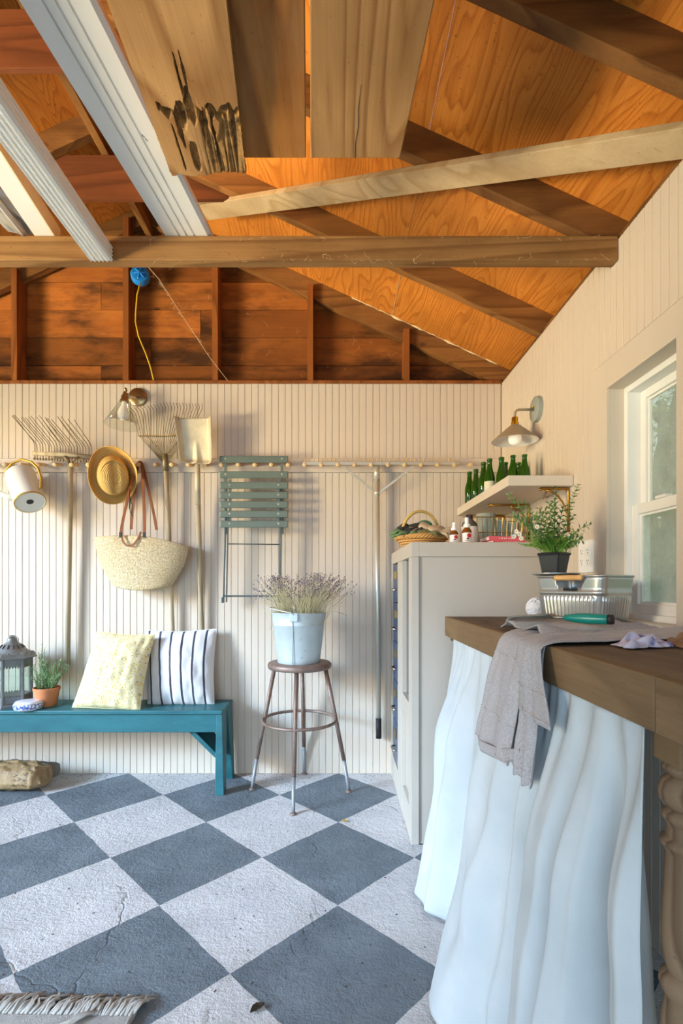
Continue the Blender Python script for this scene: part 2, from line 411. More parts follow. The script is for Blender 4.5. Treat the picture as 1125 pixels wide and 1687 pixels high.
# window casing, jambs, sill
cs = group_struct('trim_1', (WX, 1.6, 1.4))
for (y0, y1, z0, z1) in ((OY1, OY1+.095, .94, OZ1+.10), (OY0-.10, OY0, .94, OZ1+.10), (OY0, OY1, OZ1, OZ1+.10)):
    MB().box(WX-.002, WX+.012, y0, y1, z0, z1).build('casing', M['trim'], cs, bevel=.0015)
for nm, b in (('jamb', (WX+.012, 1.055, OY1, OY1+.02, OZ0, OZ1)), ('jamb', (WX+.012, 1.055, OY0-.02, OY0, OZ0, OZ1)), ('head_jamb', (WX+.012, 1.055, OY0-.02, OY1+.02, OZ1, OZ1+.02)), ('stool_sill', (WX+.0, 1.03, OY0-.02, OY1+.02, OZ0-.03, OZ0))):
    MB().box(*b).build(nm, M['trim'], cs, bevel=.001)
MB().box(WX-.016, WX, OY0-.02, OY1+.02, .94, OZ0-.008).build('sill_nose', M['vinyl'], cs, bevel=.002)
# double-hung vinyl window
win = group_struct('window_1', (1.06, 1.615, OZ0))
zm = 1.36
MB().box(1.015, 1.095, OY1-.022, OY1, OZ0, OZ1).build('window_frame', M['vinyl'], win, bevel=.001)
MB().box(1.015, 1.095, OY0, OY0+.022, OZ0, OZ1).build('window_frame', M['vinyl'], win, bevel=.001)
MB().box(1.015, 1.095, OY0+.022, OY1-.022, OZ1-.022, OZ1).build('window_frame', M['vinyl'], win, bevel=.001)
MB().box(1.010, 1.095, OY0+.022, OY1-.022, OZ0, OZ0+.020).build('window_sill', M['vinyl'], win, bevel=.001)
def sash(name, x0, x1, z0, z1, fw=.034):
    ya, yb = OY0+.022, OY1-.022
    s = MB()
    s.box(x0, x1, ya, ya+fw, z0, z1); s.box(x0, x1, yb-fw, yb, z0, z1); s.box(x0, x1, ya+fw, yb-fw, z0, z0+fw); s.box(x0, x1, ya+fw, yb-fw, z1-fw, z1)
    o = s.build(name, M['vinyl'], win, bevel=.002)
    b = MB(); w = .008
    xi = x0+.010
    b.box(xi, x1-.006, ya+fw, ya+fw+w, z0+fw, z1-fw); b.box(xi, x1-.006, yb-fw-w, yb-fw, z0+fw, z1-fw); b.box(xi, x1-.006, ya+fw+w, yb-fw-w, z0+fw, z0+fw+w); b.box(xi, x1-.006, ya+fw+w, yb-fw-w, z1-fw-w, z1-fw)
    b.build('glazing_bead', M['vinyl'], o)
    gl = MB(); gl.box(x0+.016, x0+.020, ya+fw, yb-fw, z0+fw, z1-fw); gl.build('pane', M['glass'], o)
def dirty_glass():
    t = NT('dusty_window_glass'); t.n.remove(t.b)
    tr = t.add('ShaderNodeBsdfTransparent'); gl = t.add('ShaderNodeBsdfGlossy'); gl.inputs['Roughness'].default_value = .05
    df = t.add('ShaderNodeBsdfDiffuse'); tl = t.add('ShaderNodeBsdfTranslucent')
    for s in (df, tl): s.inputs['Color'].default_value = lin((224, 228, 218))
    tr.inputs['Color'].default_value = lin((234, 238, 232))
    vec = t.coords('Object'); n = t.noise(vec, 9, 8, .72); n2 = t.noise(vec, 70, 4, .7)
    d = t.math('MULTIPLY_ADD', t.ramp(n, [(.3, grey(0)), (.75, grey(1))]), .24, .27)
    d = t.math('ADD', d, t.math('MULTIPLY', t.ramp(n2, [(.6, grey(0)), (.72, grey(1))]), .22))
    a = t.add('ShaderNodeMixShader'); a.inputs[0].default_value = .55; t.link(df.outputs[0], a.inputs[1]); t.link(tl.outputs[0], a.inputs[2])
    b = t.add('ShaderNodeMixShader'); b.inputs[0].default_value = .06; t.link(tr.outputs[0], b.inputs[1]); t.link(gl.outputs[0], b.inputs[2])
    c = t.add('ShaderNodeMixShader'); t.link(d, c.inputs[0]); t.link(b.outputs[0], c.inputs[1]); t.link(a.outputs[0], c.inputs[2])
    t.link(c.outputs[0], t.out.inputs['Surface']); return t.m
M['glass'] = dirty_glass()
sash('lower_sash', 1.030, 1.056, OZ0+.020, zm+.020)
sash('upper_sash', 1.060, 1.086, zm-.020, OZ1-.022, fw=.03)
lk = MB(); lk.box(1.024, 1.05, 1.59, 1.64, zm+.020, zm+.030); lk.build('sash_lock', M['vinyl'], win, bevel=.002)

# left wall (open double doorway) and the open end behind the camera
wl = group_struct('wall_left', (LX, 1, 0))
MB().box(LX-.09, LX, -1.4, -.72, 0, WT).build('wall_panel', M['wall'], wl)
MB().box(LX-.09, LX, 2.60, WY, 0, WT).build('wall_panel', M['wall'], wl)
MB().box(LX-.09, LX, -.72, 2.60, 2.24, WT).build('door_header', M['wall'], wl)
we = group_struct('wall_front', (-1, -1.4, 0))
MB().box(LX, -2.3, -1.49, -1.4, 0, WT).build('wall_panel', M['wall'], we)
MB().box(.85, WX+.09, -1.49, -1.4, 0, WT).build('wall_panel', M['wall'], we)
g = MB()
g.v = [Vector(p) for p in ((LX, -1.45, 2.2), (WX, -1.45, 2.2), (WX, -1.45, WT), (RX, -1.45, 3.35), (LX, -1.45, WT))]; g.f = [(0, 1, 2, 3, 4)]
g.build('gable_panel', M['wall'], we, solid=.02)

# roof: plywood sheets, rafters, ridge board, collar ties, tie beam
ce = group_struct('ceiling', (RX, 1, WT))
UY = [-1.5, .03, 1.79, 3.16]
def sheet(xa, xb, y0, y1, t=.014):
    m = MB(); gp = .0015
    pts = []
    za, zb = rz(xa)+RH, rz(xb)+RH
    m.hexa([(xa+gp, y0+gp, za), (xb-gp, y0+gp, zb), (xb-gp, y1-gp, zb), (xa+gp, y1-gp, za)], [(xa+gp, y0+gp, za+t), (xb-gp, y0+gp, zb+t), (xb-gp, y1-gp, zb+t), (xa+gp, y1-gp, za+t)])
    m.build('plywood_sheet', M['ply'], ce)
for xs in ((RX, -.78), (-.78, .32), (.32, 1.25)):
    for y0, y1 in zip(UY, UY[1:]): sheet(xs[0], xs[1], y0, y1)
for xs in ((LX-.3, -2.58), (-2.58, -1.48), (-1.48, RX)):
    for y0, y1 in zip(UY, UY[1:]): sheet(xs[0], xs[1], y0, y1)
MB().box(LX-.35, 1.3, -1.55, 3.2, 3.5, 3.52).build('roof_deck', M['dark'], ce) if False else None
RY = [2.992, 2.385, 1.770, 1.238, .62, .02, -.58, -1.15]
for i, y in enumerate(RY):
    th = .042
    for (xa, xb) in ((RX+.018, 1.2), (RX-.018, LX-.25)):
        za, zb = rz(xa), (rz(xb) if xb < WX else WT+.004+PITCH*(WX-xb))
        if xa > xb: xa, xb, za, zb = xb, xa, (WT+.004-PITCH*.25), za
        m = MB(); m.hexa([(xa, y, za), (xb, y, zb), (xb, y+th, zb), (xa, y+th, za)], [(xa, y, za+RH), (xb, y, zb+RH), (xb, y+th, zb+RH), (xa, y+th, za+RH)])
        m.build('rafter', M['rafter'], ce, bevel=.002)
MB().box(RX-.018, RX+.018, -1.4, 3.05, 3.19, 3.35).build('ridge_board', M['rafter_y'], ce, bevel=.002)
for y in (2.43, 1.815, .665, -.53):
    zb, zt = 2.955, 3.165
    hw = (rz(RX)-zb)/PITCH+.12; hw2 = (rz(RX)-zt)/PITCH+.12
    m = MB(); m.hexa([(RX-hw, y, zb), (RX+hw, y, zb), (RX+hw, y+.022, zb), (RX-hw, y+.022, zb)], [(RX-hw2, y, zt), (RX+hw2, y, zt), (RX+hw2, y+.022, zt), (RX-hw2, y+.022, zt)])
    m.build('collar_tie', M['collar'], ce, bevel=.001)
MB().box(LX, WX-.002, 1.725, 1.768, 2.209, 2.292).build('tie_beam', M['tie'], ce, bevel=.003)
MB().box(LX, WX-.002, .66, .702, 2.165, 2.249).build('tie_beam', M['tie'], ce, bevel=.003)
MB().box(LX, WX-.002, -.6, -.558, 2.165, 2.249).build('tie_beam', M['tie'], ce, bevel=.003)
# eave: plate and blocking behind the bead board top, along both sides
MB().box(WX+.012, WX+.10, -1.4, 3.05, WT-.006, WT+.03).build('wall_plate', M['rafter_y'], ce)
MB().box(WX+.14, WX+.16, -1.4, 3.05, WT-.14, WT+.10).build('eave_board', M['rafter_y'], ce)
MB().box(LX-.09, LX, -1.4, 3.05, WT-.006, WT+.14).build('wall_plate', M['rafter_y'], ce)
# diagonal wind brace nailed under the rafters
pa = Vector((-.70, 2.62, rz(-.70)-.012)); pb = Vector((.945, 1.335, rz(.945)-.012))
nrm = Vector((PITCH, 0, 1)).normalized()
MB().bar(pa, pb, .088, .024, up=nrm).build('wind_brace', M['brace'], ce, bevel=.002)

# pale sealant squeezed out along the last rafter, and a gap of light paint on the sheathing joint
sl_m = mat('pale_sealant', (226, 208, 168), .7, var=.15, vs=30)
sp_ = [(.08+.86*i/70) for i in range(71)]
MB().tube([(x, 2.988+.003*noise.noise((x*30, 1, 1)), rz(x)+RH-.004+.004*noise.noise((x*40, 5, 2))) for x in sp_], [.0015+.010*max(0, noise.noise((x*16, 3, 7))+.12) for x in sp_], 6).build('sealant_bead', sl_m, ce, smooth=True)
MB().tube([(.32, 2.985-.02*i, rz(.32)+RH-.001) for i in range(20)], [.001+.006*max(0, noise.noise((i*.7, 2, 2))+.1)*(1-i/20) for i in range(20)], 6).build('sealant_bead', sl_m, ce, smooth=True)

# gable end above the back wall: horizontal boards, studs, plate
gw = group_struct('wall_gable', (RX, 3.05, WT))
zs = WT-.02; hB = .168; i = 0
while zs < 3.45:
    z1 = zs+hB-.004
    def xr(z): return min(WX+.02, WX-(z-WT-RH)/PITCH)
    def xl(z): return max(LX-.02, LX+(z-WT-RH)/PITCH)
    if xr(zs)-xl(zs) < .05: break
    r0, r1, l0, l1 = xr(zs), max(xr(z1), RX), xl(zs), min(xl(z1), RX)
    for (a0, a1, b0_, b1) in ((l0, l1, RX+.3*((i % 3)-1), RX+.3*((i % 3)-1)), (RX+.3*((i % 3)-1)+.002, RX+.3*((i % 3)-1)+.002, r0, r1)):
        if b0_-a0 < .05: continue
        a1 = min(a1, b1-.01) if a1 > b1 else a1
        yy = 3.055+R.uniform(0, .004)
        m = MB(); m.hexa([(a0, yy, zs), (b0_, yy, zs), (b0_, yy+.02, zs), (a0, yy+.02, zs)], [(a1, yy, z1), (max(b1, a1+.01), yy, z1), (max(b1, a1+.01), yy+.02, z1), (a1, yy+.02, z1)])
        m.build('sheathing_board', M['gable'], gw, bevel=.002)
    zs += hB; i += 1
MB().box(LX, WX, 3.09, 3.10, WT-.1, 3.6).build('backing_panel', M['dark'], gw)
for px_, in ((23,), (207,), (354,), (511,), (670,), (-160,)):
    X = (px_-CX)/F*2.957
    zt = min(rz(X)+.06, 3.30)
    MB().box(X-.017, X+.017, 2.957, 3.052, WT+.016, zt).build('stud', M['stud'], gw, bevel=.002)
MB().box(LX, WX-.002, 2.953, 3.052, WT-.002, WT+.016).build('wall_plate', M['stud'], gw, bevel=.002)
# ================================================================== things up in the roof
M['oldboard'] = wood('weathered_board_wood', (196, 152, 100), (134, 90, 48), axis=1, stretch=8, rings=8, objvar=.08, stain=(156, 118, 76), stain_amt=.5, knots=.9, contrast=.85)
M['warmboard'] = wood('brown_board_wood', (184, 124, 62), (120, 70, 28), axis=1, stretch=8, rings=6, objvar=.10, stain=(150, 116, 78), stain_amt=.6, knots=.7, contrast=.8)
M['rot'] = mat('rotten_wood', (150, 112, 62), .9, var=.35, vs=40, bump=.6, bs=120, spots=((66, 42, 22), 30, .52))
M['gutter'] = mat('white_aluminium', (226, 226, 224), .38, var=.03, vs=5, spots=((120, 110, 96), 45, .70), spot_amt=.5)
M['almond'] = mat('almond_aluminium', (222, 206, 168), .45, var=.06)
M['alu'] = mat('bare_aluminium', (186, 190, 192), .35, metal=.6, var=.1)
M['ink'] = mat('dark_ink', (52, 50, 50), .8, var=.05)

def loft_board(name, label, m, ex0, ex1, ey, nx0, nx1, ny, z0, th, group=None):
    # ends at ey (x ex0..ex1); at ny it spans nx0..nx1; continues back towards the viewer to y=0.2
    k = (ey-.2)/(ey-ny)
    bx0, bx1 = ex0+(nx0-ex0)*k, ex1+(nx1-ex1)*k
    m_ = MB(); m_.hexa([(bx0, .2, z0), (bx1, .2, z0), (ex1, ey, z0), (ex0, ey, z0)], [(bx0, .2, z0+th), (bx1, .2, z0+th), (ex1, ey, z0+th), (ex0, ey, z0+th)])
    return tag(m_.build(name, m, bevel=.003), label, 'board', group)
loft_board('loft_board', 'wide brown plank overhead, middle of three, with a smooth sawn end', M['warmboard'], -.335, -.089, 1.4075, -.312, -.067, 1.0254, 2.287, .032, 'planks stored overhead')
lb3 = loft_board('loft_board', 'wide tan plank overhead with a long dark crack, rightmost of three', M['oldboard'], -.077, .172, 1.4075, -.057, .196, 1.0254, 2.287, .032, 'planks stored overhead')
ck = MB(); pts = [(.055, 1.20), (.05, 1.26), (.052, 1.31), (.046, 1.36), (.047, 1.406)]
ck.tube([(x, y, 2.2868) for x, y in pts], [.0004, .0009, .0008, .0011, .0012], 5); ck.build('crack', M['ink'], lb3)

# rotten-ended plank: a slab with an eaten-away end
rb = thing('loft_board', 'weathered plank overhead with a rotten splintered end, leftmost of three', 'board', (-.35, .8, 2.25), 'planks stored overhead')
EY = 1.4226
def edge_x(y):
    t = (EY-y)/(EY-.995); return (-.467+(.012)*t, -.259+(.039)*t)
def ragged(u): return EY+.010*noise.noise((u*9, 1.3, 0))-.008*abs(noise.noise((u*31, 4, 2)))-(.006 if u < .12 else 0)
NU, NV = 120, 190
Y0 = .90
def rot_depth(u, y):
    d = EY-y
    if d > .36: return 0
    d /= 1.72
    zone = max(0, 1-d/(.112+.06*noise.noise((u*5+3, 7, 1))))
    right = 1/(1+math.exp(-(u-.60)*22))
    dep = 0
    g1 = noise.noise((u*34, d*6, 3.1)); g2 = noise.noise((u*16+5, d*9, 9))
    if zone > 0: dep += right*(.008+.016*max(0, g1)+.005*g2)*min(1, zone*5)
    # holes along the break line and two long splits
    for (hu, hd, ru, rd, dd) in ((.36, .105, .06, .022, .022), (.47, .118, .05, .03, .02), (.60, .100, .035, .018, .018), (.70, .112, .05, .010, .014), (.84, .108, .05, .012, .016), (.30, .085, .03, .03, .014), (.40, .035, .05, .03, .012), (.44, .15, .012, .04, .012), (.5, .165, .01, .03, .008), (.56, .085, .012, .03, .014), (.68, .05, .02, .06, .02), (.93, .09, .02, .04, .014), (.22, .05, .012, .04, .01)):
        q = ((u-hu)/ru)**2+((d-hd)/rd)**2
        q += .8*noise.noise((u*26, d*70, hu*9))
        if q < 1: dep = max(dep, dd*min(1, (1-q)*2.2))
    ln_ = abs(d-.112-.012*noise.noise((u*11, 3, 3)))/(.004+.010*max(0, .3+noise.noise((u*17, 8, 1))))
    if u > .12 and ln_ < 1: dep = max(dep, .017*min(1, (1-ln_)*2))
    return dep
def under(u, v):
    y = Y0+(ragged(u)-Y0)*(v**.75)
    a, b = edge_x(y); x = a+(b-a)*u
    if u in (0, 1) and EY-y < .13: x += (.004*noise.noise((y*90, u, 2)))*(1 if u == 0 else 1.6)
    return (x, y, 2.25+rot_depth(u, y))
sl = MB(); sl.grid(under, NU, NV); sl_o = sl.build('sound_wood', M['oldboard'], rb)
me = sl_o.data; me.materials.append(M['rot'])
for p in me.polygons:
    c = p.center+ORIG[rb.name]
    if c.z > 2.2530 and c.y > EY-.36: p.material_index = 1
tp = MB()
a0, b0_ = edge_x(.2); a1, b1 = edge_x(EY-.012); a2, b2 = edge_x(Y0)
tp.hexa([(a0, .2, 2.2505), (b0_, .2, 2.2505), (b2, Y0, 2.2505), (a2, Y0, 2.2505)], [(a0, .2, 2.282), (b0_, .2, 2.282), (b2, Y0, 2.282), (a2, Y0, 2.282)])
tp.build('plank_body', M['oldboard'], rb)
tp = MB(); tp.hexa([(a2, Y0, 2.276), (b2, Y0, 2.276), (b1, EY-.014, 2.276), (a1, EY-.014, 2.276)], [(a2, Y0, 2.282), (b2, Y0, 2.282), (b1, EY-.012, 2.282), (a1, EY-.012, 2.282)])
tp.build('plank_top', M['rot'], rb)
sd = MB()
for s in (0, 1):
    def side(u, v, s=s):
        p = under(s, u); return (p[0], p[1], p[2]+(2.281-p[2])*v)
    sd.grid(side, 60, 2, uv=False)
sd.grid(lambda u, v: (under(u, 1)[0], under(u, 1)[1]-.004*v, under(u, 1)[2]+(2.281-under(u, 1)[2])*v), NU, 2, uv=False)
sd.build('plank_edge', M['rot'], rb)

# long white aluminium pieces laid across the tie beam
def extrude(name, m, prof, p0, p1, parent=None, bevel=0):
    # prof: closed list of (sideways, up); swept from p0 to p1
    p0, p1 = Vector(p0), Vector(p1); d = (p1-p0).normalized(); side = d.cross(Vector((0, 0, 1))).normalized(); up = side.cross(d); n = len(prof)
    q = MB(); q.v = [p0+side*a+up*b for a, b in prof]+[p1+side*a+up*b for a, b in prof]
    q.f = [(i, (i+1) % n, n+(i+1) % n, n+i) for i in range(n)]
    q.f.append(tuple(range(n))[::-1]); q.f.append(tuple(range(n, 2*n)))
    return q.build(name, m, parent, bevel=bevel)
w = .0775
pr = [(-w, .022), (-w, 0)]
for gx in (-.030, -.004, .022):
    pr += [(gx-.003, 0), (gx-.0015, .006), (gx+.0015, .006), (gx+.003, 0)]
pr += [(w-.012, 0), (w, .006), (w, .022), (w-.002, .022), (w-.003, .0085), (w-.013, .0025)]
pr += [(-w+.002, .0085), (-w+.002, .022)]
gt = thing('gutter_length', 'widest white aluminium trim length with three grooves, beside the rotten plank', 'metal trim', (-.53, 1.4, 2.295), 'white metal trim lengths laid on the tie beam')
extrude('trim_face', M['gutter'], pr, (-.572-.088*.5, .54, 2.2935), (-.5085, 1.76, 2.2935), gt)
mk = MB()
for k, (a, b) in enumerate(((0, .012), (.004, .006), (.008, .010), (.013, .004))): mk.box(-.5195+a*.6, -.5195+a*.6+.0016, 1.340+k*.006, 1.340+k*.006+b*.5, 2.2925, 2.2934)
mk.build('ink_mark', M['ink'], gt)
# corrugated downspout in front of the beam
w = .040; h = .05
pr = []
for i in range(5):
    cx_ = -w+.012+i*(2*w-.024)/4
    pr += [(cx_-.006, .0), (cx_-.004, .004), (cx_+.004, .004), (cx_+.006, .0)]
pr = [(-w, .008)]+pr+[(w, .008)]
for i in range(3):
    cz = .014+i*.013; pr += [(w, cz-.003), (w-.004, cz-.001), (w-.004, cz+.004), (w, cz+.006)]
pr += [(w, h), (-w, h)]
ds = thing('downspout', 'corrugated white downspout length with its open end against the beam', 'downspout', (-.805, 1.2, 2.2), 'white metal trim lengths laid on the tie beam')
extrude('pipe', M['gutter'], pr, (-.805, .71, 2.200), (-.805, 1.722, 2.200), ds)
tb = thing('trim_channel', 'white and almond metal channel between the corrugated downspout and crumpled scrap', 'metal trim', (-.95, 1.4, 2.295), 'white metal trim lengths laid on the tie beam')
extrude('channel_face', M['gutter'], [(-.034, .0), (.030, .0), (.030, .004), (-.034, .004)], (-.90+.01, .80, 2.2935), (-1.006, 1.77, 2.2935), tb)
extrude('channel_side', M['almond'], [(.030, .0), (.034, .0), (.034, .055), (.030, .055)], (-.90+.01, .80, 2.2935), (-1.006, 1.77, 2.2935), tb)
sc_ = MB()
sc_.grid(lambda u, v: (-1.17+.11*u+.03*v+.006*noise.noise((u*7, v*9, 1)), 1.15+.60*v, 2.297+.03*abs(u-.5)+.012*noise.noise((u*5, v*12, 4))+.012), 10, 24)
tag(sc_.build('metal_scrap', M['alu'], solid=.0015, smooth=False), 'crumpled bare aluminium scrap at far left on the beam', 'metal scrap')
cp = MB(); cp.tube([(-1.02, 1.0, 2.312), (-1.06, 1.42, 2.307), (-1.075, 1.765, 2.304)], .010, 8)
tag(cp.build('metal_tube', M['gutter'], smooth=True), 'thin grey metal tube lying beside the crumpled aluminium', 'metal tube')

# blue cable box with a yellow cable on the gable stud
M['blue'] = mat('blue_plastic', (28, 128, 214), .4, var=.1)
M['yellow'] = mat('yellow_cable', (228, 190, 40), .5, var=.05)
M['string'] = mat('string', (214, 190, 150), .9)
bbx = thing('cable_box', 'round blue plastic cable box with yellow cable on the gable stud', 'cable box', (-1.165, 2.98, 2.90))
T = axis_matrix((-1.158, 2.975, 2.905), (.25, -1, .05))
MB().lathe([(.0, 0), (.05, 0), (.054, .008), (.054, .03), (.046, .045), (.02, .05), (.0, .05)], 20, T).build('box_body', M['blue'], bbx, autos=.6)
for a in (.2, 1.3, 2.4):
    d = Vector((math.cos(a), math.sin(a), 0))
    MB().tube([T @ (d*.05+Vector((0, 0, .030))), T @ (d*.025+Vector((0, 0, .052))), T @ (Vector((0, 0, .056))), T @ (-d*.025+Vector((0, 0, .052))), T @ (-d*.05+Vector((0, 0, .03)))], .005, 6).build('strap', M['blue'], bbx, smooth=True)
cpts = [P(231, 466, 2.93), P(226, 486, 2.935), P(224, 510, 2.94), P(223, 530, 2.945), P(229, 556, 2.945), P(240, 582, 2.945), P(248, 605, 2.945), P(253, 626, 2.95)]
MB().tube(cpts, .0042, 6).build('cable', M['yellow'], bbx, smooth=True)
st = MB(); st.tube([P(242, 437, 1.76), P(262, 460, 1.95), P(300, 520, 2.40), P(345, 588, 2.80), P(375, 627, 2.945)], .0016, 5)
for k in range(26):
    t = R.uniform(.05, .8); q = P(242+133*t, 437+190*t, 1.76+1.15*t); d = Vector((R.uniform(-1, 1), R.uniform(-1, 1), R.uniform(-1, .3)))*.012
    st.tube([q, q+d], .0006, 3)
tag(st.build('twine', M['string']), 'loose pale twine hanging diagonally from tie beam to wall top', 'twine')
cw = MB()
for k in range(60):
    b = P(R.uniform(215, 1010), R.choice((392, 425, 430)), 1.724); d = Vector((R.uniform(-1, 1), R.uniform(-.6, 0), R.uniform(-1, .6)))
    d2 = Vector((R.uniform(-1, 1), R.uniform(-.6, 0), R.uniform(-1, .6)))
    L = R.uniform(.01, .04); cw.tube([b, b+d*L*.6, b+d*L*.7+d2*L*.5], .00035, 3)
for k in range(60):
    b = P(R.uniform(230, 680), R.uniform(440, 625), 3.04); d = Vector((R.uniform(-1, 1), R.uniform(-.3, 0), R.uniform(-1, 1)))
    d2 = Vector((R.uniform(-1, 1), R.uniform(-.3, 0), R.uniform(-1, 1)))
    L = R.uniform(.02, .07); cw.tube([b, b+d*L*.5, b+d*L*.5+d2*L*.5], .0004, 3)
stuff(tag(cw.build('cobweb', M['string']), 'dusty cobweb threads caught on the beam and gable boards', 'cobweb'))

# ================================================================== peg rail and what hangs on it
M['peg'] = mat('peg_wood', (222, 190, 138), .55, var=.12, vs=20)
M['handle'] = wood('tool_handle_wood', (206, 192, 164), (160, 142, 112), axis=2, stretch=14, rings=4, objvar=.08, fibre=.6, contrast=.8)
M['wire'] = mat('dull_wire', (128, 112, 84), .5, metal=.5, var=.2)
M['galv'] = mat('galvanised_steel', (186, 200, 204), .42, metal=.55, var=.12, vs=9, bump=.12, bs=25)
rail = thing('peg_rail', 'long painted peg rail with wooden pegs across the back wall', 'peg rail', (-.6, WY, 1.80))
Zp = CH-(766-CY)/281.8
MB().box(-2.75, WX-.002, WY-.019, WY, Zp-.046, Zp+.034).build('rail_board', M['wall'], rail, bevel=.003)
pegm = MB().lathe([(.0105, 0), (.0105, .04), (.0125, .062), (.0115, .070), (.006, .073), (0, .073)], 12, Matrix.Rotation(PI/2+.22, 4, 'X'))
peg0 = None
for k in range(-8, 29):
    X = (9.5+27.35*k-CX)/281.8*.975
    if peg0 is None:
        peg0 = pegm.build('peg', M['peg'], rail, autos=.7); peg0.data.transform(Matrix.Translation(ORIG[rail.name])); peg0.location = Vector((X, WY-.019, Zp-.004))-ORIG[rail.name]
    else: place(peg0, 'peg', rail, (X, WY-.019, Zp-.004))
def pegx(k): return (9.5+27.35*k-CX)/281.8*.975

# --- watering can
M['enamel'] = mat('cream_enamel', (236, 236, 226), .28, var=.02)
M['brass'] = mat('brass', (196, 158, 70), .3, metal=.9, var=.08)
M['gold'] = mat('painted_gold', (202, 160, 66), .35, metal=.6, var=.08)
bc = P(50, 828, 2.80); ax = Vector((-.50, .40, .77)).normalized()
wc = thing('watering_can', 'cream watering can with gold handle hanging on the peg rail', 'watering can', bc)
T = axis_matrix(bc, ax, (1, 0, .5))
can = MB(); can.lathe([(.0, .006), (.072, .006), (.075, 0), (.078, .004), (.078, .22), (.076, .222), (.071, .21), (.071, .02)], 36, T); can.build('body', M['enamel'], wc, autos=.6)
MB().lathe([(.075, -.001), (.0795, .0), (.0795, .006), (.078, .007)], 36, T, caps=False).build('base_rim', M['gold'], wc, smooth=True)
MB().lathe([(.0, .004), (.014, .004), (.018, .005), (.018, .0055), (0, .0055)], 16, T).build('maker_mark', M['ink'], wc)
hpts = [P(8, 786, 2.85), P(10, 775, 2.845), P(20, 763, 2.845), P(36, 757, 2.845), P(52, 761, 2.84), P(63, 772, 2.83), P(68, 788, 2.82), P(67, 802, 2.81), P(62, 808, 2.81)]
hs = []
for a, b in zip(hpts, hpts[1:]): hs += [a, (a+b)/2]
MB().tube(hs+[hpts[-1]], .0068, 8).build('handle', M['gold'], wc, smooth=True)
MB().tube([P(24, 822, 2.84), P(10, 817, 2.83), P(-8, 808, 2.82), P(-30, 790, 2.80), P(-46, 770, 2.78)], [.018, .016, .013, .011, .010], 12).build('spout', M['enamel'], wc, smooth=True)

# --- hay rake with long bent tines
hr = thing('hay_rake', 'long-tined hay rake hanging beside the watering can, handle down', 'rake', P(110, 1095, 2.91))
MB().tube([P(111, 1095, 2.92), P(113, 960, 2.915), P(115, 850, 2.91), P(116, 764, 2.905)], .0150, 10).build('handle', M['handle'], hr, smooth=True)
hd = MB(); hd.tube([P(54, 747, 2.895), P(110, 749, 2.895), P(153, 753, 2.895)], .0125, 10); hd.build('head_bar', M['handle'], hr, smooth=True)
MB().tube([P(116, 768, 2.9), P(111, 757, 2.892), P(106, 752, 2.885)], .009, 8).build('socket', M['wire'], hr, smooth=True)
MB().tube([P(116, 768, 2.9), P(121, 757, 2.892), P(130, 753, 2.885)], .006, 8).build('fork_brace', M['wire'], hr, smooth=True)
ncap = MB()
for k in range(21):
    t = k/20; b = P(57+94*t, 750+5*t, 2.893)
    j = R.uniform(-.006, .006)
    fw = .30 if k not in (0, 20) else .22
    tn = MB(); tn.tube([b-Vector((0, 0, .012)), b+Vector((0, 0, .012)), b+Vector((j*.3, -.004, .058)), b+Vector((j, -.022, .074)), b+Vector((j*2, -.215+R.uniform(-.02, .02), .150+R.uniform(-.010, .010)))], .0019, 5)
    tn.build('tine', M['wire'], hr, smooth=True)
    ncap.box(b.x-.0035, b.x+.0035, b.y-.006, b.y+.004, b.z-.026, b.z-.014)
stuff(ncap.build('tine_ends', M['wire'], hr))

# --- fan rake
fr = thing('leaf_rake', 'wire fan leaf rake hanging between the straw hat and square shovel', 'rake', P(286, 1130, 2.91))
MB().tube([P(287, 1130, 2.93), P(281, 960, 2.92), P(277, 850, 2.905), P(273, 770, 2.89)], .0135, 10).build('handle', M['handle'], fr, smooth=True)
MB().tube([P(273, 776, 2.889), P(272, 748, 2.88)], .0165, 12).build('ferrule', M['wire'], fr, smooth=True)
base = P(272, 752, 2.88)
for k in range(24):
    t = k/23*2-1
    tip = P(277+58*t, 672+6*abs(t)-4*t, 2.84); mid = P(269+40*t, 718, 2.86)
    bend = tip+Vector((.006*t, -.055, .0))
    MB().tube([base+Vector((.012*t, 0, -.035+.0*t)), mid, mid+(tip-mid)*.7+Vector((0, -.006, 0)), tip+Vector((0, -.018, 0)), bend+Vector((0, 0, .01))], .0017, 5).build('tine', M['wire'], fr, smooth=True)
MB().tube([P(228, 718, 2.856), P(269, 719, 2.856), P(312, 717, 2.856)], .0032, 6).build('spreader_bar', M['wire'], fr, smooth=True)
sp_ = MB(); L0, L1 = P(228, 718, 2.853), P(312, 717, 2.853)
sp_.tube([L0.lerp(L1, i/180)+Vector((0, .006*math.cos(i*.9), .006*math.sin(i*.9))) for i in range(181)], .0012, 4); sp_.build('spring', M['brass'], fr, smooth=True)
MB().tube([P(243, 720, 2.856), base+Vector((0, -.004, 0)), P(300, 720, 2.856)], .0022, 5).build('brace_wire', M['wire'], fr)

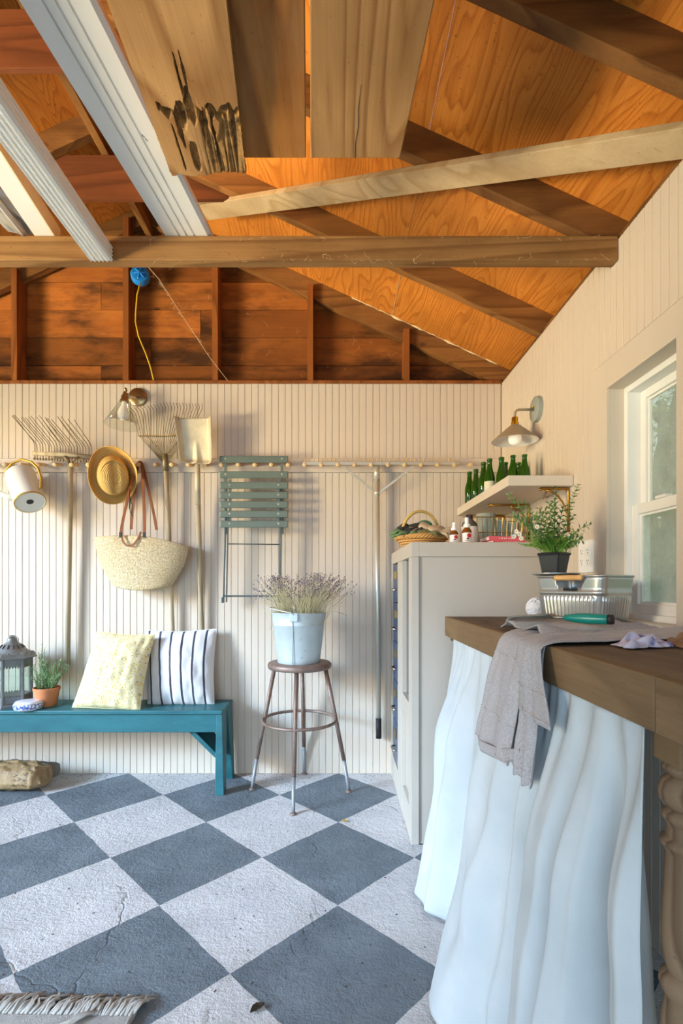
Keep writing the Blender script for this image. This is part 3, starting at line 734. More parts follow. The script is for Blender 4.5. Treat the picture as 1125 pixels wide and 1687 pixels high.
# --- square shovel
M['shovelsteel'] = mat('worn_shovel_steel', (198, 186, 158), .5, metal=.25, var=.2, vs=12, spots=((120, 96, 64), 22, .64))
sv = thing('square_shovel', 'square-bladed shovel hanging upside down beside the folding chair', 'shovel', P(331, 1130, 2.91))
MB().tube([P(335, 1130, 2.935), P(331, 1000, 2.925), P(328, 900, 2.905), P(326, 825, 2.89)], .0150, 12).build('handle', M['handle'], sv, smooth=True)
MB().tube([P(326, 832, 2.889), P(325.5, 790, 2.875), P(325.5, 765, 2.865)], [.0165, .0160, .0135], 12).build('socket', M['shovelsteel'], sv, smooth=True)
c00, c10, c01, c11 = P(300, 764, 2.865), P(351, 765, 2.865), P(289, 688, 2.82), P(349, 687, 2.82)
def blade(u, v):
    p = (c00*(1-u)+c10*u)*(1-v)+(c01*(1-u)+c11*u)*v
    e = abs(u*2-1); lift = .030*max(0, e-.78)/.22
    cone = max(0, 1-abs(u-.5)/(.17*(1-v)+.001))*max(0, 1-v/.52)*.022
    back = .02*max(0, .08-v)/.08
    return p+Vector((0, -lift-cone+.012*(1-e*e)-back, 0))
MB().grid(blade, 40, 28).build('blade', M['shovelsteel'], sv, smooth=True, solid=.002)

# --- folding bistro chair hung flat
M['chairgreen'] = mat('grey_green_paint', (98, 112, 102), .38, var=.06, vs=8)
M['chairsteel'] = mat('dark_painted_steel', (62, 76, 76), .4, metal=.2, var=.1)
M['screw'] = mat('screw_head', (206, 204, 190), .35, metal=.6)
fc = thing('folding_chair', 'grey-green slatted folding bistro chair hanging from the pegs', 'chair', P(418, 992, 2.89))
slat_m = None
for i, yt in enumerate((750.5, 776, 793.6, 809.7, 825.3, 841, 857.4)):
    Yd = 2.865 if i < 2 else 2.845
    p0 = P(361+.5*(i > 1), yt, Yd); p1 = P(474.5, yt+11.6, Yd)
    s = MB(); n = 8
    hh = (p0.z-p1.z)
    def slat(u, v, p0=p0, p1=p1, hh=hh): return (p0.x+(p1.x-p0.x)*u, Yd-.004*math.sin(PI*v), p1.z+hh*v)
    s.box(p0.x, p1.x, Yd, Yd+.012, p1.z, p0.z)
    so = s.build('slat', M['chairgreen'], fc, bevel=.005)
    for px_ in ((371.5, 464.5) if i < 2 else (378, 458.5)):
        q = P(px_, yt+5.2, Yd); T = axis_matrix(q+Vector((0, .0005, 0)), (0, -1, 0))
        MB().lathe([(.0, 0), (.0052, 0), (.0052, .0015), (.003, .003), (0, .003)], 10, T).build('screw', M['screw'], so)
for px_ in (371.5, 464.5):
    MB().bar(P(px_, 752, 2.880), P(px_+.6, 880, 2.880), .016, .006, up=(0, 1, 0)).build('back_upright', M['chairgreen'], fc)
for a, b in (((374, 795), (368, 991)), ((462, 795), (460, 985))):
    MB().bar(P(a[0], a[1], 2.874), P(b[0], b[1], 2.885), .012, .006, up=(1, 0, 0)).build('leg', M['chairsteel'], fc)
for a, b in (((376, 850), (373, 992)), ((464, 850), (462, 992))):
    MB().bar(P(a[0], a[1], 2.862), P(b[0], b[1], 2.872), .012, .006, up=(1, 0, 0)).build('leg', M['chairsteel'], fc)
for px_ in (379, 457.5):
    MB().bar(P(px_, 790, 2.862), P(px_, 868, 2.862), .014, .006, up=(0, 1, 0)).build('seat_rail', M['chairgreen'], fc)
MB().tube([P(374.5, 896, 2.878), P(460.5, 897, 2.878)], .0032, 8).build('stretcher', M['chairsteel'], fc, smooth=True)
MB().bar(P(367, 982, 2.884), P(462, 982, 2.884), .006, .010, up=(0, 0, 1)).build('stretcher', M['chairsteel'], fc)
for px_ in (367, 460):
    MB().bar(P(px_, 984, 2.880), P(px_-.3, 993, 2.880), .014, .014).build('foot_cap', M['chairsteel'], fc, bevel=.002)

# --- wide landscape rake
M['rakealu'] = mat('dull_aluminium', (206, 204, 192), .34, metal=.5, var=.05)
M['grip'] = mat('black_rubber', (28, 28, 30), .6)
lr = thing('landscape_rake', 'wide aluminium landscape rake hanging teeth-up right of the chair', 'rake', P(623, 1216, 2.91))
MB().tube([P(623.5, 1185, 2.925), P(622, 1000, 2.915), P(620.5, 772, 2.90)], .0140, 14).build('pole', M['rakealu'], lr, smooth=True)
MB().tube([P(623.5, 1183, 2.925), P(623.8, 1216, 2.926)], .0165, 14).build('grip', M['grip'], lr, smooth=True)
MB().tube([P(620.5, 768, 2.90), P(620.6, 790, 2.90)], .0175, 12).build('socket', M['rakealu'], lr, smooth=True)
MB().bar(P(500, 763.5, 2.885), P(756, 763.5, 2.885), .012, .018).build('head_bar', M['rakealu'], lr, bevel=.002)
for k in range(37):
    b = P(503+250*k/36, 761, 2.885)
    MB().tube([b, b+Vector((0, -.004, .014)), b+Vector((0, -.014, .022))], [.003, .003, .0015], 5).build('tooth', M['peg'], lr, smooth=True)
for a, b in (((566, 769), (618, 811)), ((681, 769), (623, 813))):
    MB().bar(P(a[0], a[1], 2.885), P(b[0], b[1], 2.898), .006, .013).build('brace', M['rakealu'], lr, bevel=.001)
MB().tube([P(620.5, 808, 2.90), P(620.6, 816, 2.90)], .0170, 12).build('brace_clamp', M['rakealu'], lr, smooth=True)

# --- straw hat
def straw(name, c1, c2, rings):
    t = NT(name); vec = t.coords('Object'); w = t.noise(vec, 160, 3, .6)
    col = t.mix(w, lin(c1), lin(c2)); big = t.noise(vec, 9, 3)
    col = t.mix(t.ramp(big, [(.4, grey(0)), (.8, grey(.5))]), col, lin(c1))
    t.color(col); t.b.inputs['Roughness'].default_value = .75; t.b.inputs['Specular IOR Level'].default_value = .2
    tc = t.add('ShaderNodeTexCoord'); sep = t.add('ShaderNodeSeparateXYZ'); t.link(tc.outputs['UV'], sep.inputs[0])
    h = t.math('SINE', t.math('MULTIPLY', sep.outputs[1], rings)); h = t.math('ADD', h, t.math('MULTIPLY', w, 1.4))
    t.bump(h, .5, .003); return t.m
M['hatstraw'] = straw('hat_straw', (206, 160, 86), (232, 196, 124), 190)
hat = thing('straw_hat', 'woven tan straw hat with curled brim hanging on the peg rail', 'hat', P(184, 832, 2.84))
T = axis_matrix(P(184, 783, 2.875), (.50, -.76, -.30), (1, .6, .12))
hp = [(.0, .112), (.25, .111), (.5, .107), (.68, .100), (.80, .088), (.88, .062), (.94, .028), (.97, .006), (1.0, .0), (1.08, -.003), (1.17, -.002), (1.27, .004), (1.35, .013), (1.42, .024)]
def hatf(u, v):
    i = v*(len(hp)-1); k = min(int(i), len(hp)-2); f = i-k
    r = hp[k][0]*(1-f)+hp[k+1][0]*f; z = hp[k][1]*(1-f)+hp[k+1][1]*f
    a = 2*PI*u; rx, ry = .090, .114
    x = r*rx*math.cos(a); y = r*ry*math.sin(a)
    if r < .8: z -= .030*math.exp(-(x/.016)**2)*(1-(r/.8)**2*.4)+.012*max(0, math.sin(a))*r   # crown crease
    if r > 1: 
        s = (r-1)/.42; z += s*s*(.085*max(0, math.cos(a-.25))**1.5+.015*max(0, math.cos(a-PI))**2)+.014*s*math.sin(2*a+.8)+.006*s*math.sin(5*a)
        x *= 1-.10*s*max(0, math.cos(a))
    return T @ Vector((x, y, z))
MB().grid(hatf, 64, 52).build('straw_body', M['hatstraw'], hat, smooth=True, solid=.003)
MB().tube([hatf(i/64, 1.0) for i in range(64)], .0028, 6, closed=True).build('brim_edge', M['hatstraw'], hat, smooth=True)
M['cord'] = mat('dark_cord', (44, 50, 48), .7)
MB().tube([P(214, 800, 2.85), P(213, 815, 2.82), P(214, 822, 2.815), P(213, 836, 2.815), P(216, 846, 2.81), P(219, 851, 2.81)], .0022, 6).build('chin_cord', M['cord'], hat, smooth=True)
MB().tube([P(213, 820, 2.815), P(218, 832, 2.82), P(217, 845, 2.812)], .0022, 6).build('chin_cord', M['cord'], hat, smooth=True)

# --- straw tote with leather handles
def tote_mat():
    t = NT('palm_straw'); tc = t.add('ShaderNodeTexCoord'); mp = t.add('ShaderNodeMapping'); mp.inputs['Scale'].default_value = (210, 44, 1)
    t.link(tc.outputs['UV'], mp.inputs['Vector'])
    vor = t.add('ShaderNodeTexVoronoi'); vor.inputs['Scale'].default_value = 1.0; vor.inputs['Randomness'].default_value = .55; t.link(mp.outputs[0], vor.inputs['Vector'])
    n = t.noise(t.coords('Object'), 90, 4, .65); big = t.noise(t.coords('Object'), 7, 3)
    col = t.ramp(n, [(.3, lin((214, 190, 144))), (.7, lin((240, 228, 198)))])
    col = t.mix(t.ramp(big, [(.45, grey(0)), (.8, grey(.5))]), col, lin((226, 196, 136)))
    gapm = t.ramp(vor.outputs['Distance'], [(.42, grey(0)), (.66, grey(1))])
    col = t.mix(t.math('MULTIPLY', gapm, .6), col, lin((146, 122, 84)))
    t.color(col); t.b.inputs['Roughness'].default_value = .8; t.b.inputs['Specular IOR Level'].default_value = .15
    t.bump(t.math('SUBTRACT', 1.0, vor.outputs['Distance']), .7, .006); return t.m
M['tote'] = tote_mat()
M['leather'] = mat('tan_leather', (136, 78, 40), .45, var=.2, vs=14, bump=.1)
YT = 2.86
tote = thing('straw_tote', 'pale woven straw tote with brown leather handles hanging below the hat', 'bag', P(234, 973, YT))
tl_, tr_ = P(157, 885, YT), P(310, 897, YT); bl_, br_ = P(187, 962, YT), P(283, 966, YT)
def tote_ring(v):      # v 0 bottom..1 top : centre, half width, depth
    hw = (br_-bl_).length/2*(1-v)+(tr_-tl_).length/2*v+.020*math.sin(PI*v)
    c = (bl_+br_)/2*(1-v)+(tl_+tr_)/2*v; dep = .060+.022*v
    return c, hw, dep
def totef(u, v):
    a = 2*PI*u; c, hw, dep = tote_ring(v)
    cx_, sx_ = math.cos(a), math.sin(a)
    ex = abs(cx_)**.9*(1 if cx_ > 0 else -1)
    z = c.z+(tr_-tl_).z*.5*ex*v
    top = (.032*math.cos(ex*PI/2)-.014+.02*max(0, -ex-.6))*v**3
    sag = -.028*(1-v)**4*(1-ex*ex)
    ridge = .0045*abs(math.sin(v*PI*11))**.6
    dent = -.018*math.exp(-((ex+.28)/.17)**2)*v**6*(1 if sx_ < 0 else 0)
    return Vector((c.x+hw*ex*(1+ridge), YT+(dep+ridge)*sx_*(1-.25*ex**4)-dent, z+top+sag))
MB().grid(totef, 96, 78).build('woven_body', M['tote'], tote, smooth=True, solid=.004)
bot = MB(); bot.grid(lambda u, v: totef(u, 0)*(1-v)+Vector(((bl_.x+br_.x)/2, YT, bl_.z-.02))*v, 96, 4); bot.build('woven_base', M['tote'], tote, smooth=True)
MB().tube([totef(i/120, 1) for i in range(120)], .0048, 7, closed=True).build('rim_braid', M['tote'], tote, smooth=True)
def strap(pts, w=.015, th=.0034):
    m = MB(); pts = [Vector(p) for p in pts]; fine = []
    for i in range(len(pts)-1):
        p0, p1, p2, p3 = pts[max(i-1, 0)], pts[i], pts[i+1], pts[min(i+2, len(pts)-1)]
        for k in range(6):
            t = k/6; fine.append(.5*((2*p1)+(p2-p0)*t+(2*p0-5*p1+4*p2-p3)*t*t+(3*p1-p0-3*p2+p3)*t**3))
    fine.append(pts[-1]); n = len(fine)
    for i, p in enumerate(fine):
        t = (fine[min(i+1, n-1)]-fine[max(i-1, 0)]).normalized(); s = t.cross(Vector((0, 1, 0)))
        s = s.normalized() if s.length > .2 else Vector((1, 0, 0)); q = s.cross(t)
        m.v += [p-s*w/2-q*th/2, p+s*w/2-q*th/2, p+s*w/2+q*th/2, p-s*w/2+q*th/2]
    for i in range(n-1):
        for k in range(4): m.f.append((4*i+k, 4*i+(k+1) % 4, 4*i+4+(k+1) % 4, 4*i+4+k))
    m.f += [(3, 2, 1, 0), (4*n-4, 4*n-3, 4*n-2, 4*n-1)]
    return m
Ys = 2.775
strap([P(199, 884, Ys), P(201, 865, 2.79), P(212, 815, 2.83), P(224, 770, 2.885), P(229, 762.5, 2.90), P(234, 770, 2.885), P(236.5, 815, 2.83), P(238, 865, 2.79), P(237.5, 886, Ys)]).build('front_handle', M['leather'], tote, smooth=False)
strap([P(216, 872, 2.925), P(218, 845, 2.92), P(223, 800, 2.91), P(227, 767, 2.905), P(231, 761.5, 2.905), P(235, 768, 2.905), P(244, 805, 2.91), P(253, 845, 2.92), P(258, 873, 2.925)]).build('back_handle', M['leather'], tote, smooth=False)
strap([P(200, 876, Ys), P(202, 890, 2.768), P(207, 897, 2.765), P(213, 899.5, 2.764), P(220, 897, 2.765), P(228, 886, 2.768), P(232, 876, Ys)], w=.010).build('closing_loop', M['leather'], tote)
for px_ in (198.5, 237.5):
    MB().bar(P(px_, 877, Ys-.004), P(px_, 886, Ys-.004), .016, .006, up=(0, 1, 0)).build('handle_tab', M['cord'], tote, bevel=.002)

# --- wall lamps
M['bronze'] = mat('aged_bronze', (166, 140, 100), .28, metal=.9, var=.15, vs=14)
M['chrome'] = mat('bright_nickel', (212, 204, 188), .18, metal=1.0, var=.04)
M['bulb'] = mat('frosted_bulb', (244, 240, 232), .4, var=.0, emit=((255, 236, 206), .35))
def thin_glass(name, c, clear=.85, rough=.03, body=(255, 255, 255)):
    t = NT(name); t.n.remove(t.b); tr = t.add('ShaderNodeBsdfTransparent'); tr.inputs[0].default_value = lin(c)
    gl = t.add('ShaderNodeBsdfGlossy'); gl.inputs['Roughness'].default_value = rough; fr = t.add('ShaderNodeLayerWeight'); fr.inputs[0].default_value = .5; frf = t.math('MULTIPLY_ADD', t.math('POWER', fr.outputs['Facing'], 4.0), .55, .045)
    df = t.add('ShaderNodeBsdfDiffuse'); df.inputs[0].default_value = lin(body)
    m0 = t.add('ShaderNodeMixShader'); m0.inputs[0].default_value = 1-clear; t.link(tr.outputs[0], m0.inputs[1]); t.link(df.outputs[0], m0.inputs[2])
    m1 = t.add('ShaderNodeMixShader'); t.link(frf, m1.inputs[0]); t.link(m0.outputs[0], m1.inputs[1]); t.link(gl.outputs[0], m1.inputs[2])
    t.link(m1.outputs[0], t.out.inputs['Surface']); return t.m
M['clearglass'] = thin_glass('clear_glass', (250, 252, 250), .985)
sc1 = thing('wall_lamp', 'bronze wall lamp with a clear glass cone shade above the straw hat', 'lamp', P(228, 655, WY))
T = axis_matrix(P(228, 655, WY)+Vector((0, 0, 0)), (0, -1, 0))
MB().lathe([(0.0, .018), (.046, .018), (.052, .014), (.054, .004), (.054, 0)], 32, T, caps=False).build('backplate', M['bronze'], sc1, autos=.7)
kn = P(207, 650, 2.85); 
MB().tube([P(228, 655, 2.95), P(222, 655, 2.91), kn], .006, 8).build('arm', M['chrome'], sc1, smooth=True)
MB().tube([P(226, 668, 2.94), P(219, 658, 2.90), P(210, 648, 2.85)], .0032, 6).build('arm_rod', M['chrome'], sc1, smooth=True)
axd = Vector((-.05, -.10, -1)).normalized(); T = axis_matrix(P(206.5, 645, 2.85), axd)
MB().lathe([(0, -.022), (.007, -.020), (.007, -.012), (.012, -.008), (.007, 0), (.007, .006), (.013, .010), (.013, .022), (.019, .026), (.019, .048), (.024, .052), (.024, .062), (.014, .064), (0, .064)], 20, T).build('socket', M['bronze'], sc1, autos=.6)
MB().lathe([(.0245, .058), (.0265, .062), (.095, .198), (.0935, .1985), (.025, .064)], 40, T, caps=False).build('shade', M['clearglass'], sc1, smooth=True)
MB().lathe([(.013, .06), (.015, .085), (.024, .105), (.0305, .128), (.026, .152), (.012, .164), (0, .166)], 20, T, caps=False).build('bulb', M['bulb'], sc1, smooth=True)

M['taupe'] = mat('taupe_enamel', (150, 138, 116), .35, var=.04)
M['greyplate'] = mat('grey_enamel', (146, 154, 150), .3, var=.04)
M['shadewhite'] = mat('white_enamel', (240, 236, 230), .4, var=.01)
M['shinybrass'] = mat('polished_brass', (222, 172, 52), .2, metal=1.0, var=.05)
PY, PZ = 2.416, CH+(CY-674)/F*2.416
sc2 = thing('wall_lamp', 'taupe cone wall lamp with brass socket on the right wall', 'lamp', (WX, PY, PZ))
T = axis_matrix((WX, PY, PZ), (-1, 0, 0))
MB().lathe([(0, .022), (.056, .022), (.059, .020), (.0595, 0)], 36, T, caps=False).build('backplate', M['greyplate'], sc2, autos=.7)
T2 = axis_matrix((WX-.022, PY, PZ+.010), (-1, 0, 0)); MB().lathe([(.005, 0), (.005, .006), (.003, .009), (0, .009)], 10, T2).build('thumb_screw', M['shinybrass'], sc2, smooth=True)
SX = .842
ap = [(WX-.020, PY, PZ-.002), (SX+.03, PY, PZ-.002)]+[Vector((SX+.022-.022*math.sin(a), PY, PZ-.024+.022*math.cos(a))) for a in (0.25, .6, .95, 1.3, 1.57)]+[(SX, PY, PZ-.046)]
MB().tube(ap, .0058, 10).build('arm', M['taupe'], sc2, smooth=True)
zb = CH+(CY-727)/F*PY
T = Matrix.Translation((SX, PY, zb))
za = CH+(CY-701)/F*PY-zb
MB().lathe([(.012, za+.040), (.015, za+.034), (.015, za+.018), (.018, za+.014), (.018, za), (.0, za)], 20, T, caps=False).build('socket', M['shinybrass'], sc2, autos=.6)
MB().lathe([(.016, za+.004), (.028, za-.004), (.1075, .002), (.1075, 0)], 48, T, caps=False).build('shade', M['taupe'], sc2, autos=.8)
MB().lathe([(.1073, .0), (.1055, .0015), (.026, za-.007), (.0, za-.007)], 48, T, caps=False).build('shade_lining', M['shadewhite'], sc2, smooth=True)
MB().lathe([(.012, za-.005), (.014, za-.02), (.026, za-.045), (.031, za-.062), (.026, za-.082), (.012, za-.092), (0, za-.093)], 20, T, caps=False).build('bulb', M['bulb'], sc2, smooth=True)
# ================================================================== bench and what sits on it
def teal_mat():
    t = NT('teal_paint'); vec = t.coords('Object', (.35, 1, 1)); n = t.noise(vec, 9, 6, .65)
    col = t.ramp(n, [(.3, lin((24, 84, 92))), (.7, lin((46, 112, 120)))])
    sp = t.ramp(t.noise(t.coords('Object', (.5, 1, 1)), 40, 6, .75), [(.67, grey(0)), (.70, grey(1))])
    col = t.mix(t.math('MULTIPLY', sp, .65), col, lin((150, 176, 176)))
    t.color(col); t.b.inputs['Roughness'].default_value = .42; t.bump(n, .25, .004); return t.m
M['teal'] = teal_mat()
bn = thing('bench', 'teal painted wooden bench against the back wall', 'bench', (-1.4, 2.8, 0))
SZ = .440; BX1 = -.612; BX0 = -2.62
MB().box(BX0, BX1, 2.675, 2.940, SZ-.020, SZ).build('seat', M['teal'], bn, bevel=.004)
MB().box(BX0+.03, BX1-.008, 2.688, 2.708, SZ-.118, SZ-.021).build('front_apron', M['teal'], bn, bevel=.003)
MB().box(BX0+.03, BX1-.008, 2.905, 2.925, SZ-.118, SZ-.021).build('back_apron', M['teal'], bn, bevel=.003)
for xc in (BX1-.020, BX0+.05):
    for y0, y1, f0, f1 in ((2.682, 2.800, 2.655, 2.715), (2.808, 2.938, 2.885, 2.935)):
        m = MB(); x0, x1 = xc-.014, xc+.018
        m.hexa([(x0, f0, 0), (x1+.015, f0, 0), (x1+.015, f1, 0), (x0, f1, 0)], [(x0, y0, SZ-.021), (x1, y0, SZ-.021), (x1, y1, SZ-.021), (x0, y1, SZ-.021)])
        m.build('leg', M['teal'], bn, bevel=.003)
for (xa, xb) in ((-.895, -.635), (-2.34, -2.585)):
    m = MB(); m.hexa([(xa, 2.712, SZ-.03), (xb, 2.712, .155), (xb, 2.90, .155), (xa, 2.90, SZ-.03)][::1 if xb > xa else -1], [(xa+(.03 if xb > xa else -.03), 2.712, SZ-.021), (xb, 2.712, .185), (xb, 2.90, .185), (xa+(.03 if xb > xa else -.03), 2.90, SZ-.021)][::1 if xb > xa else -1])
    m.build('brace', M['teal'], bn, bevel=.002)

def pillow(name, label, m, corners, thick, cat='cushion', wr=.010, seed=1, group=None):
    bl, br, tr, tl = [Vector(c) for c in corners]
    n = (br-bl).cross(tl-bl).normalized()
    if n.y > 0: n = -n
    o = thing(name, label, cat, (bl+br)/2, group)
    N = 44
    def surf(sign):
        def f(u, v):
            # sides bow inwards between pointed corners
            bu = .028*math.sin(PI*v)*(1-2*u); bv = .028*math.sin(PI*u)*(1-2*v)
            uu, vv = u+bu, v+bv*(.4 if v < .5 else 1)
            p = (bl*(1-uu)+br*uu)*(1-vv)+(tl*(1-uu)+tr*uu)*vv
            h = (max(0, math.sin(PI*u))*max(0, math.sin(PI*v)))**.48
            w = noise.noise((u*5+seed, v*5, seed))*.6+noise.noise((u*13+seed, v*9, 2))*.35
            edge = min(u, 1-u, v, 1-v)
            w += .9*math.sin(u*38+seed)*max(0, .14-min(v, 1-v))*4*min(1, edge*20)
            return p+n*sign*(h*thick/2+wr*w*min(1, edge*9))
        return f
    a = MB(); a.grid(surf(1), N, N); a.build('front_panel', m, o, smooth=True)
    b = MB(); b.grid(surf(-1), N, N); b.build('back_panel', m, o, smooth=True)
    f = surf(1); pts = [f(i/N, 0) for i in range(N)]+[f(1, i/N) for i in range(N)]+[f(1-i/N, 1) for i in range(N)]+[f(0, 1-i/N) for i in range(N)]
    s = MB(); s.tube(pts, .0025, 5, closed=True); s.build('seam', m, o, smooth=True)
    return o
def yellow_print():
    t = NT('yellow_print_cotton'); tc = t.add('ShaderNodeTexCoord'); mp = t.add('ShaderNodeMapping'); mp.inputs['Scale'].default_value = (34, 34, 1); t.link(tc.outputs['UV'], mp.inputs['Vector'])
    v = t.add('ShaderNodeTexVoronoi'); v.inputs['Scale'].default_value = 1; v.inputs['Randomness'].default_value = .8; t.link(mp.outputs[0], v.inputs['Vector'])
    mp2 = t.add('ShaderNodeMapping'); mp2.inputs['Scale'].default_value = (21, 21, 1); mp2.inputs['Rotation'].default_value = (0, 0, .7); t.link(tc.outputs['UV'], mp2.inputs['Vector'])
    v2 = t.add('ShaderNodeTexVoronoi'); v2.inputs['Scale'].default_value = 1; v2.inputs['Randomness'].default_value = .9; t.link(mp2.outputs[0], v2.inputs['Vector'])
    col = t.mix(t.ramp(v.outputs['Distance'], [(.26, grey(1)), (.36, grey(0))]), lin((226, 214, 170)), lin((206, 176, 70)))
    col = t.mix(t.ramp(v2.outputs['Distance'], [(.13, grey(1)), (.2, grey(0))]), col, lin((140, 126, 140)))
    t.color(col); t.b.inputs['Roughness'].default_value = .85; t.b.inputs['Specular IOR Level'].default_value = .1
    t.bump(t.noise(t.coords('Object'), 24, 4), .25, .006); return t.m
def stripe_mat():
    t = NT('striped_linen'); tc = t.add('ShaderNodeTexCoord'); sep = t.add('ShaderNodeSeparateXYZ'); t.link(tc.outputs['UV'], sep.inputs[0])
    u = t.math('ADD', sep.outputs[0], t.math('MULTIPLY', t.noise(t.coords('Object'), 6, 2), .012))
    f = t.math('ABSOLUTE', t.math('SUBTRACT', t.math('FRACT', t.math('MULTIPLY', u, 6.2)), .5))
    edge = t.noise(t.coords('Object'), 260, 2, .6)
    ln = t.ramp(t.math('ADD', f, t.math('MULTIPLY', t.math('SUBTRACT', edge, .5), .06)), [(.085, grey(1)), (.10, grey(0))])
    col = t.mix(ln, lin((216, 214, 212)), lin((66, 68, 80)))
    t.color(col); t.b.inputs['Roughness'].default_value = .9; t.b.inputs['Specular IOR Level'].default_value = .1
    t.bump(t.noise(t.coords('Object'), 300, 3), .25, .003); return t.m
M['yprint'] = yellow_print(); M['stripe'] = stripe_mat()
pillow('cushion', 'pale striped linen cushion with dark lines, leaning on the wall', M['stripe'], [P(243, 1164, 2.83), P(353, 1162, 2.83), P(357, 1036, 2.915), P(238, 1038, 2.915)], .15, wr=.014, seed=3)
pillow('cushion', 'yellow floral print cushion leaning at the front of the bench', M['yprint'], [P(119, 1165, 2.74), P(230, 1172, 2.70), P(255, 1045, 2.83), P(160, 1040, 2.84)], .17, wr=.016, seed=8)

# lantern (hexagonal)
M['lantern'] = mat('grey_painted_tin', (122, 124, 122), .5, metal=.3, var=.2, vs=22, bump=.2, bs=50)
M['pane'] = thin_glass('lantern_glass', (246, 252, 250), .98)
lc = P(20, 1165, 2.80); lc.z = SZ
ln = thing('lantern', 'grey tin candle lantern with pierced roof standing on the bench', 'lantern', lc)
LM = Matrix.Translation(lc) @ Matrix.Rotation(-.45, 4, 'Z')
MB().lathe([(.104, 0), (.104, .016), (.098, .020), (.096, .022)], 6, LM).build('base', M['lantern'], ln, bevel=.001)
ht = .262
MB().lathe([(.092, .022), (.092, .058), (.086, .060)], 6, LM).build('lower_band', M['lantern'], ln, bevel=.001)
MB().lathe([(.090, ht-.04), (.092, ht-.038), (.092, ht)], 6, LM, caps=False).build('upper_band', M['lantern'], ln)
sc_b = MB()
for k in range(6):
    a0, a1 = k*PI/3, (k+1)*PI/3
    p = Vector((math.cos(a0), math.sin(a0), 0))*.091
    MB().tube([LM @ (p+Vector((0, 0, .022))), LM @ (p+Vector((0, 0, ht)))], .0085, 6).build('corner_post', M['lantern'], ln)
    q = Vector((math.cos(a1), math.sin(a1), 0))*.091
    for j in range(7):
        c = p.lerp(q, (j+.5)/7); T = LM @ Matrix.Translation(c+Vector((0, 0, ht-.044))) 
        sc_b.sphere(T.translation, .006, 6, 4)
        sc_b.sphere((LM @ Matrix.Translation(c+Vector((0, 0, .062)))).translation, .0055, 6, 4)
    m = MB(); g1, g2 = p.lerp(q, .1)*.985, p.lerp(q, .9)*.985
    m.quad(LM @ (g1+Vector((0, 0, .06))), LM @ (g2+Vector((0, 0, .06))), LM @ (g2+Vector((0, 0, ht-.04))), LM @ (g1+Vector((0, 0, ht-.04))))
    m.build('pane', M['pane'], ln, solid=.0015)
stuff(sc_b.build('scallop_edging', M['lantern'], ln, smooth=True))
MB().lathe([(.118, ht), (.120, ht+.006), (.112, ht+.012), (.108, ht+.028), (.086, ht+.036)], 6, LM).build('eave', M['lantern'], ln, bevel=.001)
MB().lathe([(.082, ht+.034), (.062, ht+.056), (.042, ht+.076), (.026, ht+.090), (.022, ht+.108), (.012, ht+.113), (.016, ht+.118), (.012, ht+.124), (0, ht+.125)], 18, LM).build('dome', M['lantern'], ln, autos=.8)
holes = MB()
for k in range(14):
    a = 2*PI*k/14; p0 = LM @ Vector((.0635*math.cos(a), .0635*math.sin(a), ht+.0555)); p1 = LM @ Vector((.047*math.cos(a), .047*math.sin(a), ht+.0735)); holes.tube([p0, p1], .0028, 5)
    q = LM @ Vector((.099*math.cos(a+.2), .099*math.sin(a+.2), ht+.0315)); holes.sphere(q, .0035, 6, 4)
holes.build('pierced_slots', M['ink'], ln)
MB().tube(arc(LM @ Vector((.018, 0, ht+.098)), .022, -1.4, 3.6, 16, ux=(.9, .3, 0)), .0024, 6).build('ring', M['lantern'], ln, smooth=True)

# herb in a terracotta pot
M['terra'] = mat('terracotta', (206, 130, 84), .8, var=.08, vs=9, bump=.1)
M['soil'] = mat('potting_soil', (58, 42, 32), .95, bump=.8, bs=90, var=.3)
def leafmat(name, c, c2):
    t = NT(name); n = t.noise(t.coords('Object'), 40, 3)
    t.color(t.ramp(n, [(.3, lin(c)), (.7, lin(c2))])); t.b.inputs['Roughness'].default_value = .6; t.b.inputs['Specular IOR Level'].default_value = .3
    t.b.inputs['Subsurface Weight'].default_value = .15; t.b.inputs['Subsurface Radius'].default_value = (.004, .006, .002)
    return t.m
M['sage'] = leafmat('silver_green_leaf', (110, 146, 104), (164, 194, 150))
M['green'] = leafmat('bright_green_leaf', (84, 136, 40), (142, 184, 74))
M['green2'] = leafmat('grey_green_leaf', (78, 112, 62), (128, 156, 98))
hc = P(77, 1160, 2.80); hc.z = SZ
hb = thing('potted_herb', 'silvery green herb in a terracotta pot beside the lantern', 'plant', hc)
MB().lathe([(0, 0), (.048, 0), (.050, .003), (.064, .082), (.067, .083), (.069, .100), (.065, .101), (.062, .090), (.060, .085)], 28, Matrix.Translation(hc), caps=False).build('pot', M['terra'], hb, autos=.7)
MB().lathe([(0, .090), (.062, .088)], 20, Matrix.Translation(hc), caps=False).build('soil', M['soil'], hb, smooth=True)
stm = MB(); lv = MB()
